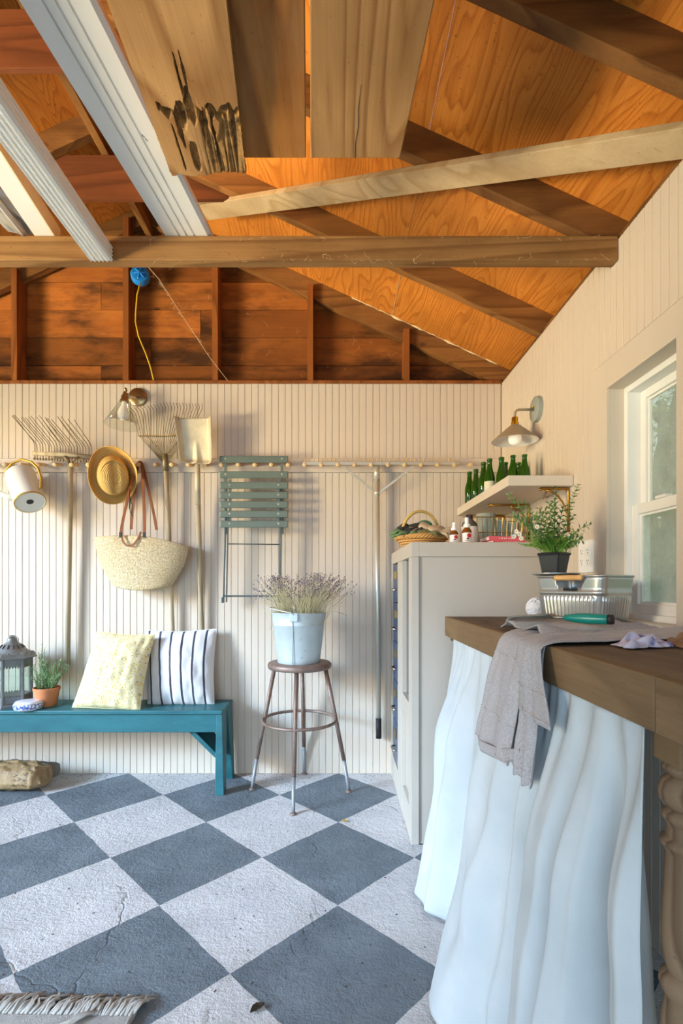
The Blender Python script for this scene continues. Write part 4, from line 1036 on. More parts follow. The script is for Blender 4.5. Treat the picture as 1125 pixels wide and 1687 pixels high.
for k in range(58):
    a = R.uniform(0, 2*PI); r0 = R.uniform(0, .045); b = hc+Vector((r0*math.cos(a), r0*math.sin(a), .088))
    sp = R.uniform(.15, 1.0)
    d = Vector((math.cos(a)*sp*.62+.06, math.sin(a)*sp*.5, 1)).normalized(); L = R.uniform(.08, .17)*(1.1-.28*sp)
    if k < 3: d = Vector((.08, 0, 1)).normalized(); L = .20+.02*k
    pts = [b+d*L*t+Vector((math.cos(a), math.sin(a), 0))*.02*t*t*sp for t in (0, .33, .66, 1)]
    stm.tube(pts, .0012, 4)
    for j in range(15):
        t = .12+.88*j/14; q = pts[0].lerp(pts[1], t*3) if t < .33 else (pts[1].lerp(pts[2], t*3-1) if t < .66 else pts[2].lerp(pts[3], min(1, t*3-2)))
        b2 = R.uniform(0, 2*PI); dd = d*.9+Vector((math.cos(b2), math.sin(b2), .15))*.8
        lv.leaf(q, dd, (R.uniform(-1, 1), R.uniform(-1, 1), .6), R.uniform(.016, .030), .0042)
stuff(stm.build('stems', M['green2'], hb)); stuff(lv.build('leaves', M['sage'], hb))

# blue and white fluted dish
def delft():
    t = NT('blue_white_ceramic'); tc = t.add('ShaderNodeTexCoord'); mp = t.add('ShaderNodeMapping'); mp.inputs['Scale'].default_value = (40, 40, 40); t.link(tc.outputs['Object'], mp.inputs['Vector'])
    v = t.add('ShaderNodeTexVoronoi', feature='DISTANCE_TO_EDGE'); v.inputs['Scale'].default_value = 1.6; t.link(mp.outputs[0], v.inputs['Vector'])
    sep = t.add('ShaderNodeSeparateXYZ'); t.link(tc.outputs['Object'], sep.inputs[0])
    side = t.ramp(t.math('ABSOLUTE', t.math('SUBTRACT', sep.outputs[2], .022)), [(.010, grey(1)), (.017, grey(0))])
    k = t.math('MULTIPLY', t.ramp(v.outputs['Distance'], [(.08, grey(1)), (.2, grey(0))]), side)
    t.color(t.mix(k, lin((226, 230, 242)), lin((70, 96, 176)))); t.b.inputs['Roughness'].default_value = .22; return t.m
dc = P(47, 1167, 2.715); dc.z = SZ
MBd = MB().lathe([(0, 0), (.058, 0), (.066, .004), (.071, .016), (.071, .030), (.064, .040), (.060, .044), (.040, .0455), (0, .046)], 40, Matrix.Translation(dc), caps=False, wob=lambda a, z: 1+.022*abs(math.cos(a*4)))
tag(MBd.build('dish', delft(), smooth=True), 'low blue and white ceramic dish on the bench edge', 'dish')

# ================================================================== stool with the bucket of lavender
M['rust'] = mat('rusted_steel', (132, 112, 102), .5, metal=.35, var=.25, vs=16, spots=((122, 78, 48), 18, .55), spot_amt=.6)
M['steelworn'] = mat('worn_grey_steel', (140, 142, 146), .45, metal=.35, var=.15, vs=18)
sc0 = Vector((-.205, 2.70, 0)); ST = .697
stl = thing('stool', 'rusty metal workshop stool with round seat and foot ring', 'stool', sc0)
MB().lathe([(0, ST), (.150, ST), (.162, ST-.003), (.169, ST-.011), (.169, ST-.026), (.164, ST-.034), (.155, ST-.036), (.15, ST-.03), (0, ST-.03)], 48, Matrix.Translation(sc0), caps=False).build('seat', M['rust'], stl, autos=.9)
for a in (-1.615, .02, 3.0, 1.545):
    d = Vector((math.cos(a), math.sin(a), 0)); lean = .262
    p0 = sc0+d*.136+Vector((0, 0, ST-.03)); p1 = sc0+d*.236+Vector((0, 0, .17)); p2 = sc0+d*(lean-.004)+Vector((0, 0, .035)); p3 = sc0+d*lean+Vector((0, 0, .006))
    lg = MB().tube([p0, p1], .0115, 10).build('leg', M['rust'], stl, smooth=True)
    MB().tube([p1, p2, p3], .0095, 10).build('leg_extension', M['steelworn'], lg, smooth=True)
    MB().lathe([(0, 0), (.017, 0), (.018, .004), (.010, .010), (0, .012)], 12, Matrix.Translation((p3.x, p3.y, 0))).build('foot', M['rust'], lg, smooth=True)
MB().tube([sc0+Vector((.196*math.cos(2*PI*i/48), .196*math.sin(2*PI*i/48), .386)) for i in range(48)], .0085, 8, closed=True).build('foot_ring', M['rust'], stl, smooth=True)
M['bucket'] = mat('galvanised_bucket', (192, 206, 210), .48, metal=.3, var=.10, vs=7, bump=.15, bs=18, spots=((150, 160, 164), 12, .6), spot_amt=.5)
bk0 = Vector((-.208, 2.685, ST))
bk = thing('bucket', 'galvanised metal bucket standing on the stool', 'bucket', bk0)
T = Matrix.Translation(bk0)
MB().lathe([(.0, .004), (.106, .004), (.110, 0), (.1125, .004), (.1135, .02), (.1345, .195), (.1365, .198), (.1345, .201), (.1415, .256), (.1445, .260), (.1415, .264), (.138, .258), (.112, .02), (0, .015)], 56, T, caps=False).build('pail', M['bucket'], bk, autos=.9)
MB().tube([bk0+Vector((-.022*1+.0, -.1135-.0035+.0, .005)), bk0+Vector((-.022, -.142, .256))], .0022, 6).build('seam', M['bucket'], bk, smooth=True)
for (ax_, ay_) in ((-.016, -.1415), (.016, .1415)):
    MB().box(bk0.x+ax_-.020, bk0.x+ax_+.022, bk0.y+ay_-.004*(1 if ay_ < 0 else -1)-.003, bk0.y+ay_+.003, bk0.z+.222, bk0.z+.266).build('ear', M['bucket'], bk, bevel=.003)
hw = [bk0+Vector((-.014, -.150, .258))]+[bk0+Vector((-.152*math.sin(a), -.150*math.cos(a), .262+.026*math.sin(a))) for a in [PI*i/16 for i in range(1, 16)]]+[bk0+Vector((-.014, .150, .258))]
MB().tube(hw, .0028, 6).build('bail_handle', M['bucket'], bk, smooth=True)
# dried lavender
M['lavstem'] = mat('dried_stem', (190, 182, 142), .8, var=.2, vs=20)
M['lavbud'] = mat('lavender_bud', (122, 106, 128), .8, var=.3, vs=60)
lb = bk0+Vector((0, 0, .02))
lav = thing('dried_lavender', 'bunch of dried lavender standing in the galvanised bucket', 'dried flowers', lb)
stm = MB(); bud = MB()
oct_f = [(0, 2, 4), (2, 1, 4), (1, 3, 4), (3, 0, 4), (2, 0, 5), (1, 2, 5), (3, 1, 5), (0, 3, 5)]
def blob(p, r, d):
    n = len(bud.v); d = d.normalized(); s = d.cross(Vector((0, 1, .01))).normalized(); u = s.cross(d)
    bud.v += [p+s*r, p-s*r, p+u*r, p-u*r, p+d*r*1.6, p-d*r*1.4]; bud.f += [tuple(n+i for i in f) for f in oct_f]
for k in range(330):
    left = R.random() < .36
    b = lb+Vector((R.gauss(-.03 if left else .02, .045), R.gauss(0, .04), R.uniform(.10, .16)))
    if left: tx = R.gauss(-.135, .055); tz = R.uniform(.36, .46)-.15*abs(tx+.10)
    else: tx = R.gauss(.115, .075); tz = R.uniform(.34, .455)-.05*abs(tx-.10)
    if k % 23 == 0: tx = R.uniform(-.24, .22); tz = .34
    tip = lb+Vector((tx, R.gauss(-.01, .075), tz))
    mid = b.lerp(tip, .55)+Vector((0, 0, .02))
    stm.tube([b, mid, tip], [.0011, .0010, .0006], 3, caps=False)
    d = tip-mid
    for j in range(R.randint(5, 9)):
        q = tip-d*R.uniform(0, .55)*.6+Vector((R.gauss(0, .0035), R.gauss(0, .0035), R.gauss(0, .002)))
        blob(q, R.uniform(.0016, .0028), d+Vector((R.gauss(0, .04), 0, 0)))
stm.tube([lb+Vector((.12, -.03, .25)), lb+Vector((.20, -.05, .248)), lb+Vector((.25, -.06, .232))], .0007, 3)
for j in range(7): blob(lb+Vector((.215+.006*j, -.055, .246-.0025*j)), .002, Vector((1, 0, -.2)))
stuff(stm.build('stems', M['lavstem'], lav)); stuff(bud.build('flower_heads', M['lavbud'], lav))

# ================================================================== tall cabinet in the corner
CX0, CY0, CZ = .309, 2.146, 1.285
cb_ = thing('cabinet', 'tall taupe painted cabinet in the corner with blue drawers', 'cabinet', (.63, 2.55, 0))
MB().box(CX0+.035, WX-.004, CY0+.008, CY0+.026, 0.004, CZ-.062).build('side_panel', M['cab'], cb_, bevel=.001)
MB().box(CX0+.036, WX-.004, WY-.03, WY-.003, 0.004, CZ-.062).build('side_panel', M['cab'], cb_)
MB().box(CX0+.06, WX-.02, CY0+.026, WY-.03, .06, .09).build('bottom_panel', M['cab'], cb_)
MB().box(WX-.022, WX-.006, CY0+.026, WY-.03, .09, CZ-.07).build('back_panel', M['cab'], cb_)
MB().box(CX0+.034, WX-.004, CY0+.001, WY-.004, CZ-.020, CZ).build('top', M['cab'], cb_, bevel=.002)
MB().box(CX0+.034, WX-.004, CY0, CY0+.02, CZ-.062, CZ-.001).build('top_band', M['cab'], cb_, bevel=.002)
MB().box(CX0, CX0+.034, CY0, WY-.004, CZ-.062, CZ).build('top_rail', M['cab'], cb_, bevel=.002)
MB().box(CX0+.04, WX-.02, 2.52, 2.55, .09, CZ-.07).build('divider', M['cab'], cb_)
for (y0, y1) in ((CY0, 2.225), (2.455, 2.635), (2.895, WY-.004)):
    MB().box(CX0, CX0+.034, y0, y1, 0.002, CZ-.0625).build('stile', M['cab'], cb_, bevel=.002)
for (z0, z1) in ((.002, .135), (.505, .585)):
    MB().box(CX0+.001, CX0+.033, 2.2255, 2.4545, z0, z1).build('rail', M['cab'], cb_, bevel=.002)
MB().box(CX0+.001, CX0+.033, 2.6355, 2.8945, .002, .135).build('rail', M['cab'], cb_, bevel=.002)
M['cabglass'] = thin_glass('cabinet_glass', (200, 208, 206), .6, body=(150, 150, 146))
MB().box(CX0+.022, CX0+.026, 2.2255, 2.4545, .585, CZ-.0625).build('glass_panel', M['cabglass'], cb_)
MB().box(CX0+.020, CX0+.028, 2.2255, 2.4545, .135, .505).build('lower_panel', M['cab'], cb_)
M['navy'] = mat('blue_drawer_enamel', (60, 80, 110), .35, metal=.1, var=.08)
zz = [.14, .36, .58, .795, 1.01, 1.22]
for z0, z1 in zip(zz, zz[1:]):
    d_ = MB().box(CX0+.005, CX0+.30, 2.640, 2.890, z0+.003, z1-.003).build('drawer', M['navy'], cb_, bevel=.003)
    zc = (z0+z1)/2
    MB().box(CX0-.001, CX0+.005, 2.735, 2.795, zc+.02, zc+.065).build('label_holder', M['shinybrass'], d_, bevel=.002)
    MB().tube([(CX0+.006, 2.72, zc-.035), (CX0-.014, 2.725, zc-.037), (CX0-.014, 2.805, zc-.037), (CX0+.006, 2.81, zc-.035)], .006, 8).build('handle', M['chrome'], d_, smooth=True)
MB().box(.512, .60, CY0+.0035, CY0+.0078, .25, .42).build('access_plate', M['cab'], cb_, bevel=.0015)

# --- on the cabinet: glove basket
M['wicker'] = straw('wicker', (186, 132, 70), (222, 178, 112), 60)
M['cane'] = mat('cane', (214, 180, 104), .5, var=.1, vs=12)
gb = Vector((.400, 2.44, CZ))
bsk = thing('wicker_basket', 'small round wicker basket with hoop handle on the cabinet', 'basket', gb)
bs = MB()
for j in range(4):
    rr = .086+.010*j; zz_ = .008+.010*j
    bs.tube([gb+Vector(((rr+.004*math.sin(i*2.4+j*PI))*math.cos(2*PI*i/60), (rr+.004*math.sin(i*2.4+j*PI))*math.sin(2*PI*i/60), zz_)) for i in range(60)], .0062, 6, closed=True)
bs.lathe([(0, .003), (.09, .003), (.09, .008), (0, .008)], 24, Matrix.Translation(gb)); bs.build('woven_bowl', M['wicker'], bsk, smooth=True)
for s in (0, PI, PI/2, 3*PI/2):
    MB().tube([gb+Vector(((.119+.007*math.cos(i*.62+s))*math.cos(2*PI*i/120), (.119+.007*math.cos(i*.62+s))*math.sin(2*PI*i/120), .045+.008*math.sin(i*.62+s))) for i in range(120)], .0055, 6, closed=True).build('rim_braid', M['wicker'], bsk, smooth=True)
hd_ = Vector((.92, .40, 0))
MB().tube([gb+hd_*(.112*math.cos(a))+Vector((0, 0, .035+.138*math.sin(a))) for a in [PI*i/24 for i in range(25)]], .0072, 8).build('hoop_handle', M['cane'], bsk, smooth=True)
def glove(name, label, m, cuff, origin, d, up, s=1.0, seed=0, mtl=None):
    T = axis_matrix(origin, up, d); rr = random.Random(seed)
    o = thing(name, label, 'glove', Vector(origin), 'garden gloves in the basket')
    g = MB()
    g.sphere(T @ Vector((.045*s, 0, .012*s)), 1, 14, 8, sc=(.050*s, .040*s, .015*s), M=T.to_3x3().to_4x4())
    for k in range(4):
        y = (-.028+.0185*k)*s; L = (.055, .068, .066, .052)[k]*s; bend = rr.uniform(-.01, .022)*s
        g.tube([T @ Vector((.070*s, y, .012*s)), T @ Vector((.09*s, y*1.15, .013*s)), T @ Vector((.09*s+L*.5, y*1.35, .012*s+bend)), T @ Vector((.09*s+L, y*1.45, .009*s+bend*.6-.012*s))], [.0095*s, .0098*s, .009*s, .0055*s], 8)
    g.tube([T @ Vector((.025*s, .028*s, .012*s)), T @ Vector((.05*s, .055*s, .013*s)), T @ Vector((.075*s, .066*s, .012*s))], [.012*s, .0105*s, .006*s], 8)
    g.build('hand', m, o, smooth=True)
    c = MB(); c.lathe([(.030*s, -.0), (.034*s, -.018*s), (.040*s, -.048*s), (.038*s, -.049*s), (.030*s, -.012*s)], 16, T @ Matrix.Translation((.012*s, 0, .012*s)) @ Matrix.Rotation(PI/2, 4, 'Y') @ Matrix.Diagonal((.42, 1.1, 1, 1)), caps=False)
    c.build('cuff', cuff, o, smooth=True); return o
M['gdark'] = mat('charcoal_knit', (52, 54, 52), .9, var=.2, vs=60, bump=.4, bs=200)
M['gteal'] = mat('teal_rubber', (28, 140, 116), .45, var=.1)
M['ggreen'] = mat('green_knit', (104, 132, 86), .9, var=.15, vs=60, bump=.4, bs=200)
M['gbeige'] = mat('beige_suede', (196, 176, 146), .85, var=.15, vs=30, bump=.2)
M['golive'] = mat('olive_suede', (112, 110, 70), .85, var=.2, vs=30)
z = CZ+.045
glove('garden_glove', 'green knit glove lying low over the left basket rim', M['ggreen'], M['ggreen'], (.385, 2.40, z+.004), (-1, -.25, -.06), (0, 0, 1), .92, 1)
glove('garden_glove', 'charcoal knit glove lying across the glove pile', M['gdark'], M['gdark'], (.43, 2.41, z+.030), (-1, .05, -.12), (0, -.25, 1), .95, 2)
glove('garden_glove', 'black glove with teal cuff on top of the pile', M['gdark'], M['gteal'], (.40, 2.43, z+.052), (-.75, -.45, -.30), (-.1, -.4, 1), .9, 3)
glove('garden_glove', 'olive glove at the back right of the basket', M['golive'], M['golive'], (.395, 2.47, z+.038), (1, .1, .12), (0, -.3, 1), .9, 4)
glove('garden_glove', 'beige suede glove hanging over the right basket rim', M['gbeige'], M['gbeige'], (.415, 2.385, z+.038), (.85, -.35, -.35), (.2, -.5, 1), .85, 5)
glove('garden_glove', 'dull olive glove in the middle of the basket front', M['golive'], M['gbeige'], (.36, 2.37, z+.018), (.9, -.3, -.1), (0, -.5, 1), .8, 6)

# --- spray bottles, jug, pink books, wire basket
M['amber'] = mat('amber_plastic', (150, 82, 24), .2, var=.05, trans=.4)
M['wplastic'] = mat('white_plastic', (238, 238, 236), .35, var=.02)
M['label'] = mat('white_label', (238, 234, 230), .6, var=.02)
M['red'] = mat('red_print', (206, 44, 50), .6, var=.05)
M['smoke'] = mat('smoked_plastic', (86, 84, 78), .3, var=.05)
M['plum'] = mat('dark_plum_cap', (58, 44, 56), .4)
def label_print(par, c, r, z0, z1):
    # curved label, red fruit and dark marks facing the room
    MB().grid(lambda u, v: c+Vector((r*math.sin((u-.5)*4.4), -r*math.cos((u-.5)*4.4), z0+(z1-z0)*v)), 24, 1).build('label', M['label'], par, smooth=True)
    def dot(cu, cz, w_, h_, mm, nm):
        m = MB(); n = 14
        m.grid(lambda u, v: c+Vector(((r+.0006)*math.sin(cu+w_*(u-.5)*math.sqrt(max(0, 1-(2*v-1)**2*.85))), -(r+.0006)*math.cos(cu+w_*(u-.5)*math.sqrt(max(0, 1-(2*v-1)**2*.85))), cz+h_*(v-.5))), 6, n); m.build(nm, mm, par)
    hz = z1-z0
    dot(.25, z0+hz*.70, .95, hz*.46, M['red'], 'printed_fruit'); dot(-.05, z0+hz*.36, .55, hz*.16, M['ink'], 'printed_mark'); dot(-.2, z0+hz*.14, .9, hz*.05, M['smoke'], 'printed_line')
for (px_, Y, s, lab) in ((748, 2.25, 1.0, 'smaller white-capped amber spray bottle beside the basket'), (769, 2.25, 1.22, 'taller white-capped amber spray bottle before the smoky jug')):
    c = P(px_, 900, Y); c.z = CZ; r = .0190*(1 if s == 1 else 1.12)
    o = thing('spray_bottle', lab, 'bottle', c, 'spray bottles on the cabinet'); T = Matrix.Translation(c)
    MB().lathe([(0, 0), (r*.9, 0), (r, .003), (r, .042*s), (r*.92, .050*s), (r*.55, .058*s), (r*.5, .064*s)], 24, T).build('bottle', M['amber'], o, autos=.9)
    MB().lathe([(r*.72, .060*s), (r*.72, .072*s), (r*.45, .074*s), (r*.42, .092*s), (r*.38, .096*s), (0, .096*s)], 20, T).build('cap', M['wplastic'], o, autos=.7)
    label_print(o, c, r+.0005, .006*s, .040*s)
c = P(773, 900, 2.42); c.z = CZ
jug = thing('jug', 'smoky plastic jug with dark cap and white label behind spray bottle', 'jug', c); T = Matrix.Translation(c)
MB().lathe([(0, 0), (.036, 0), (.038, .004), (.038, .10), (.034, .112), (.016, .132), (.014, .136)], 28, T).build('body', M['smoke'], jug, autos=.9)
MB().lathe([(.017, .130), (.017, .150), (.015, .153), (0, .153)], 16, T).build('cap', M['plum'], jug, autos=.7)
MB().grid(lambda u, v: c+Vector((.0386*math.sin((u-.5)*5.0), -.0386*math.cos((u-.5)*5.0), .004+.092*v)), 24, 1).build('label', M['label'], jug, smooth=True)
M['pink'] = mat('pink_cover', (232, 104, 116), .5, var=.04); M['page'] = mat('paper', (240, 236, 224), .8)
def book(lab, c, w, d, t, rz_, m, grp):
    T = Matrix.Translation(Vector(c)) @ Matrix.Rotation(rz_, 4, 'Z'); o = thing('book', lab, 'book', c, grp)
    def bx(n, x0, x1, y0, y1, z0, z1, mm):
        q = MB(); q.box(x0, x1, y0, y1, z0, z1); q.v = [T @ v for v in q.v]; q.build(n, mm, o)
    bx('cover', -w/2, w/2, -d/2, d/2, 0, .002, m); bx('cover', -w/2, w/2, -d/2, d/2, t-.002, t, m); bx('spine', -w/2, w/2, -d/2-.002, -d/2, 0, t, m); bx('pages', -w/2+.003, w/2-.003, -d/2+.001, d/2-.004, .002, t-.002, M['page'])
    for k in range(7): bx('spine_lettering', -w*.22+k*w*.065, -w*.22+k*w*.065+w*(.022+.012*(k % 3)), -d/2-.0025, -d/2-.002, t*.36, t*(.58+.06*(k % 2)), M['page'])
book('lower pink paperback lying flat under the other on the cabinet', (.755, 2.300, CZ), .17, .12, .016, .16, M['pink'], 'pink books on the cabinet')
book('upper pink paperback lying on its twin on the cabinet', (.742, 2.305, CZ+.0162), .165, .115, .018, .10, M['pink'], 'pink books on the cabinet')
M['brasswire'] = mat('brass_wire', (176, 140, 74), .35, metal=.8)
wb0 = Vector((.800, 2.555, CZ)); hwx, hwy, hz = .125, .085, .150
wk = thing('wire_basket', 'brass wire basket holding glassware on the cabinet', 'basket', wb0)
fr_ = MB()
for z_, k in ((.004, .86), (hz, 1.0), (hz*.5, .93)):
    cs_ = [wb0+Vector((sx*hwx*k, sy*hwy*k, z_)) for sx, sy in ((-1, -1), (1, -1), (1, 1), (-1, 1))]
    fr_.tube(cs_, .0028 if z_ > .1 else .002, 6, closed=True)
fr_.build('frame', M['brasswire'], wk)
for i in range(11):
    t = -1+2*i/10
    for sy in (-1, 1): MB().tube([wb0+Vector((t*hwx, sy*hwy, hz)), wb0+Vector((t*hwx*.86, sy*hwy*.86, .004))], .0014, 5).build('wire', M['brasswire'], wk)
for i in range(7):
    t = -1+2*i/6
    for sx in (-1, 1): MB().tube([wb0+Vector((sx*hwx, t*hwy, hz)), wb0+Vector((sx*hwx*.86, t*hwy*.86, .004))], .0014, 5).build('wire', M['brasswire'], wk)
fl_ = MB()
for i in range(9):
    t = -1+2*i/8; fl_.tube([wb0+Vector((t*hwx*.86, -hwy*.86, .004)), wb0+Vector((t*hwx*.86, hwy*.86, .004))], .0014, 5)
fl_.build('floor_wires', M['brasswire'], wk)
M['jarglass'] = thin_glass('greenish_glass', (236, 248, 240), .62, body=(236, 244, 238))
for k, (dx, dy, r, h, lab) in enumerate(((-.062, -.015, .046, .168, 'large ribbed clear glass vase at left in the wire basket'), (.018, -.012, .031, .135, 'ribbed glass tumbler in the middle of the wire basket'), (.078, -.01, .027, .125, 'ribbed glass tumbler at the wall end of the wire basket'))):
    T = Matrix.Translation(wb0+Vector((dx, dy, .006)))
    m = MB().lathe([(0, 0), (r*.82, 0), (r*.84, .004), (r, h), (r*.96, h), (r*.80, .010), (0, .010)], 48, T, caps=False, wob=lambda a, z: 1+.03*math.cos(a*14))
    tag(m.build('glass_vase' if k == 0 else 'tumbler', M['jarglass'], smooth=True), lab, 'vase' if k == 0 else 'glass', 'glassware in the wire basket')

# ================================================================== corner shelf with bottles
M['shelf'] = paint('shelf_paint', (214, 204, 188), grime=.15)
SHX0, SHY0, SHZ0, SHZ1 = .690, 2.055, 1.506, 1.548
shf = thing('wall_shelf', 'thick painted corner shelf on the right wall carrying green bottles', 'shelf', (.82, 2.5, SHZ0))
MB().box(SHX0, WX-.001, SHY0, WY-.0195, SHZ0, SHZ1).build('shelf_board', M['shelf'], shf, bevel=.002)
M['antbrass'] = mat('antique_brass', (170, 122, 52), .32, metal=.9, var=.12)
for Y in (2.09, 2.52, 2.90):
    xw = WX-.006; zt = SHZ0-.005; 
    MB().tube([(xw, Y, SHZ0-.185), (xw, Y, SHZ0-.022)]+[(xw-.012*(1-math.cos(a)), Y, SHZ0-.022+.017*math.sin(a)) for a in (.4, .8, 1.2, 1.57)]+[(xw-.11, Y, zt), (xw-.20 if Y > 2.3 else xw-.115, Y, zt)], .0056, 8).build('bracket', M['antbrass'], shf, smooth=True)
    L_ = .105
    MB().tube([(xw, Y, SHZ0-.15)]+[(xw-L_*(1-math.cos(a)), Y, SHZ0-.15+.140*math.sin(a)) for a in (.2, .45, .7, .95, 1.2, 1.45)], .0042, 8).build('bracket_arc', M['antbrass'], shf, smooth=True)
    xe = xw-.20 if Y > 2.3 else xw-.115
    MB().tube([(xe, Y, zt), (xe-.002, Y, zt-.010)], .0062, 8).build('bracket_tip', M['antbrass'], shf, smooth=True)
for (y0, y1) in ((2.09, 2.52), (2.52, 2.90)):
    MB().tube([(WX-.09, y0, SHZ0-.006), (WX-.012, (y0*.45+y1*.55), SHZ0-.006)], .003, 6).build('bracket_tie', M['antbrass'], shf, smooth=True)
M['bottle'] = thin_glass('green_bottle_glass', (122, 184, 70), .80, body=(78, 134, 30))
M['bottle_label'] = mat('pale_bottle_label', (214, 214, 190), .7)
bprof = [(0, .006), (.020, .004), (.024, 0), (.0262, .004), (.0265, .095), (.0250, .112), (.0165, .140), (.0125, .165), (.0118, .186), (.0142, .188), (.0142, .196), (.0125, .199), (.0098, .198), (.0095, .186), (.011, .16), (.0235, .108), (.0245, .012), (0, .012)]
bots = ((773.5, 2.880, 1.0, 'outermost of the green bottles at the far end of the shelf'), (784, 2.815, 1.0, 'second green bottle from the far end of the shelf'),
        (796.5, 2.66, 1.0, 'green bottle third from the left on the shelf, behind the labelled one'), (806.5, 2.585, 1.0, 'green bottle with a pale paper label on the shelf'),
        (826, 2.555, 1.0, 'green bottle in the middle of the shelf row'), (832.5, 2.66, 1.0, 'green bottle half hidden right of the middle bottle'), (845, 2.36, .80, 'short green bottle second from the right on the shelf'), (854, 2.50, .80, 'green bottle hidden between the two rightmost bottles'),
        (864, 2.33, .78, 'rightmost green bottle on the shelf near the wall'))
b_first = None
for i, (px_, Y, s, lab) in enumerate(bots):
    X = min((px_-CX)/F*Y, WX-.03)
    m = MB().lathe([(r*(s**.5), z*s) for r, z in bprof], 20, Matrix.Translation((X, Y, SHZ1)), caps=False)
    if i == 3:
        o = thing('bottle', lab, 'bottle', (X, Y, SHZ1), 'green bottles on the shelf'); m.build('glass_body', M['bottle'], o, smooth=True)
        c = Vector((X, Y, SHZ1)); MB().grid(lambda u, v: c+Vector((.0269*math.sin((u-.5)*3.6), -.0269*math.cos((u-.5)*3.6), .02+.062*v)), 16, 1).build('paper_label', M['bottle_label'], o, smooth=True)
    else: tag(m.build('bottle', M['bottle'], smooth=True), lab, 'bottle', 'green bottles on the shelf')

# outlet beside the window
oy, oz = 797.4/(967-CX), 1.212
ou = thing('outlet', 'white four-gang electrical outlet on the right wall beside window', 'outlet', (WX, oy, oz))
MB().box(WX-.007, WX-.001, oy-.058, oy+.058, oz-.062, oz+.062).build('cover_plate', M['wplastic'], ou, bevel=.002)
for dy in (-.024, .024):
    for dz in (-.020, .020):
        f = MB().box(WX-.010, WX-.007, oy+dy-.017, oy+dy+.017, oz+dz-.016, oz+dz+.016).build('receptacle', M['wplastic'], ou, bevel=.003)
        for a, h in ((-.006, .005), (.006, .006)): MB().box(WX-.0106, WX-.0099, oy+dy+a-.001, oy+dy+a+.001, oz+dz+.001, oz+dz+.001+h).build('slot', M['ink'], f)
        MB().box(WX-.0106, WX-.0099, oy+dy-.002, oy+dy+.002, oz+dz-.009, oz+dz-.005).build('slot', M['ink'], f)
# ================================================================== workbench
M['bench_top'] = wood('old_worktop_wood', (134, 116, 94), (86, 70, 52), axis=1, stretch=12, rings=7, objvar=.06, stain=(76, 58, 40), stain_amt=.5, knots=.5)
M['bench_edge'] = wood('worktop_edge_wood', (142, 116, 84), (96, 76, 52), axis=1, stretch=7, rings=4, objvar=.06, stain=(116, 94, 68), stain_amt=.4, fibre=.75)
M['legwood'] = wood('turned_leg_wood', (142, 120, 96), (92, 72, 52), axis=2, stretch=5, rings=14, objvar=.03, fibre=.35, bump=.4)
TX0, TZ, TT = .451, .970, .080
wbn = thing('workbench', 'heavy old wooden workbench with thick top under the window', 'table', (.70, 1.4, 0))
TY0, TY1 = .60, CY0-.004
xs = (TX0+.022, .60, .78, WX-.002)
for a, b in zip(xs, xs[1:]): MB().box(a+.0008, b-.0008, TY0, TY1, TZ-.035, TZ).build('plank', M['bench_top'], wbn, bevel=.002)
for a, b in ((TY0, .722), (.7235, TY1)): MB().box(TX0, TX0+.0218, a, b, TZ-TT, TZ+.0005).build('edge_board', M['bench_edge'], wbn, bevel=.0025)
MB().box(TX0+.022, WX-.01, TY1-.03, TY1-.004, TZ-TT-.02, TZ-.036).build('end_rail', M['bench_edge'], wbn)
LEG = [(.024,.845),(.030,.840),(.032,.834),(.028,.828),(.024,.824),(.033,.816),(.037,.803),(.036,.790),(.030,.780),(.025,.776),(.032,.770),(.033,.763),(.028,.757),(.026,.75),(.027,.735),(.034,.730),(.035,.725),(.030,.719),(.0275,.712),(.030,.66),(.033,.61),(.033,.58),(.029,.55),(.025,.538),(.034,.530),(.036,.520),(.032,.508),(.027,.502),(.033,.47),(.034,.43),(.03,.38),(.026,.35),(.034,.34),(.035,.33),(.028,.32),(.031,.25),(.033,.18),(.028,.10),(.034,.09),(.034,.08),(.026,.07),(.024,.02),(.022,0)]
def leg_at(x, y, first=[None]):
    if first[0] is None:
        l = MB(); l.lathe(LEG[::-1], 28, Matrix.Translation((x, y, 0))); l = l.build('leg', M['legwood'], wbn, autos=.9); first[0] = (l, x, y)
    else:
        src, fx, fy = first[0]; l = bpy.data.objects.new('leg', src.data); COL.objects.link(l); l.parent = wbn; l.location = (x-fx, y-fy, 0); ORIG[l.name] = ORIG[wbn.name]
    MB().box(x-.031, x+.031, y-.031, y+.031, .842, TZ-.036).build('leg_block', M['bench_edge'], wbn, bevel=.003)
for x, y in ((.506, .735), (.506, 2.05), (.90, .735), (.90, 2.05)): leg_at(x, y)

# --- canvas skirt under the worktop
def canvas():
    t = NT('white_canvas'); vec = t.coords('Object'); n = t.noise(vec, 5, 4)
    col = t.ramp(n, [(.3, lin((178, 187, 190))), (.75, lin((196, 203, 206)))])
    sp = t.ramp(t.noise(vec, 18, 5, .7), [(.72, grey(0)), (.745, grey(1))]); col = t.mix(t.math('MULTIPLY', sp, .35), col, lin((170, 166, 156)))
    t.color(col); t.b.inputs['Roughness'].default_value = .9; t.b.inputs['Specular IOR Level'].default_value = .1
    b = t.bump(t.noise(vec, 420, 3, .6), .25, .0015); t.bump(t.noise(t.coords('Object', (1, 1, .4)), 12, 4), .3, .008, b); return t.m
M['canvas'] = canvas()
BOT = [(2.075, .440), (2.02, .395), (1.93, .335), (1.83, .285), (1.74, .300), (1.66, .372), (1.58, .385), (1.48, .325), (1.36, .258), (1.26, .268), (1.17, .345), (1.11, .385), (1.055, .325), (.995, .318), (.955, .350), (.925, .320), (.890, .340), (.862, .50), (.836, .52), (.812, .415), (.785, .405), (.765, .428)]
BOT = BOT[::-1]
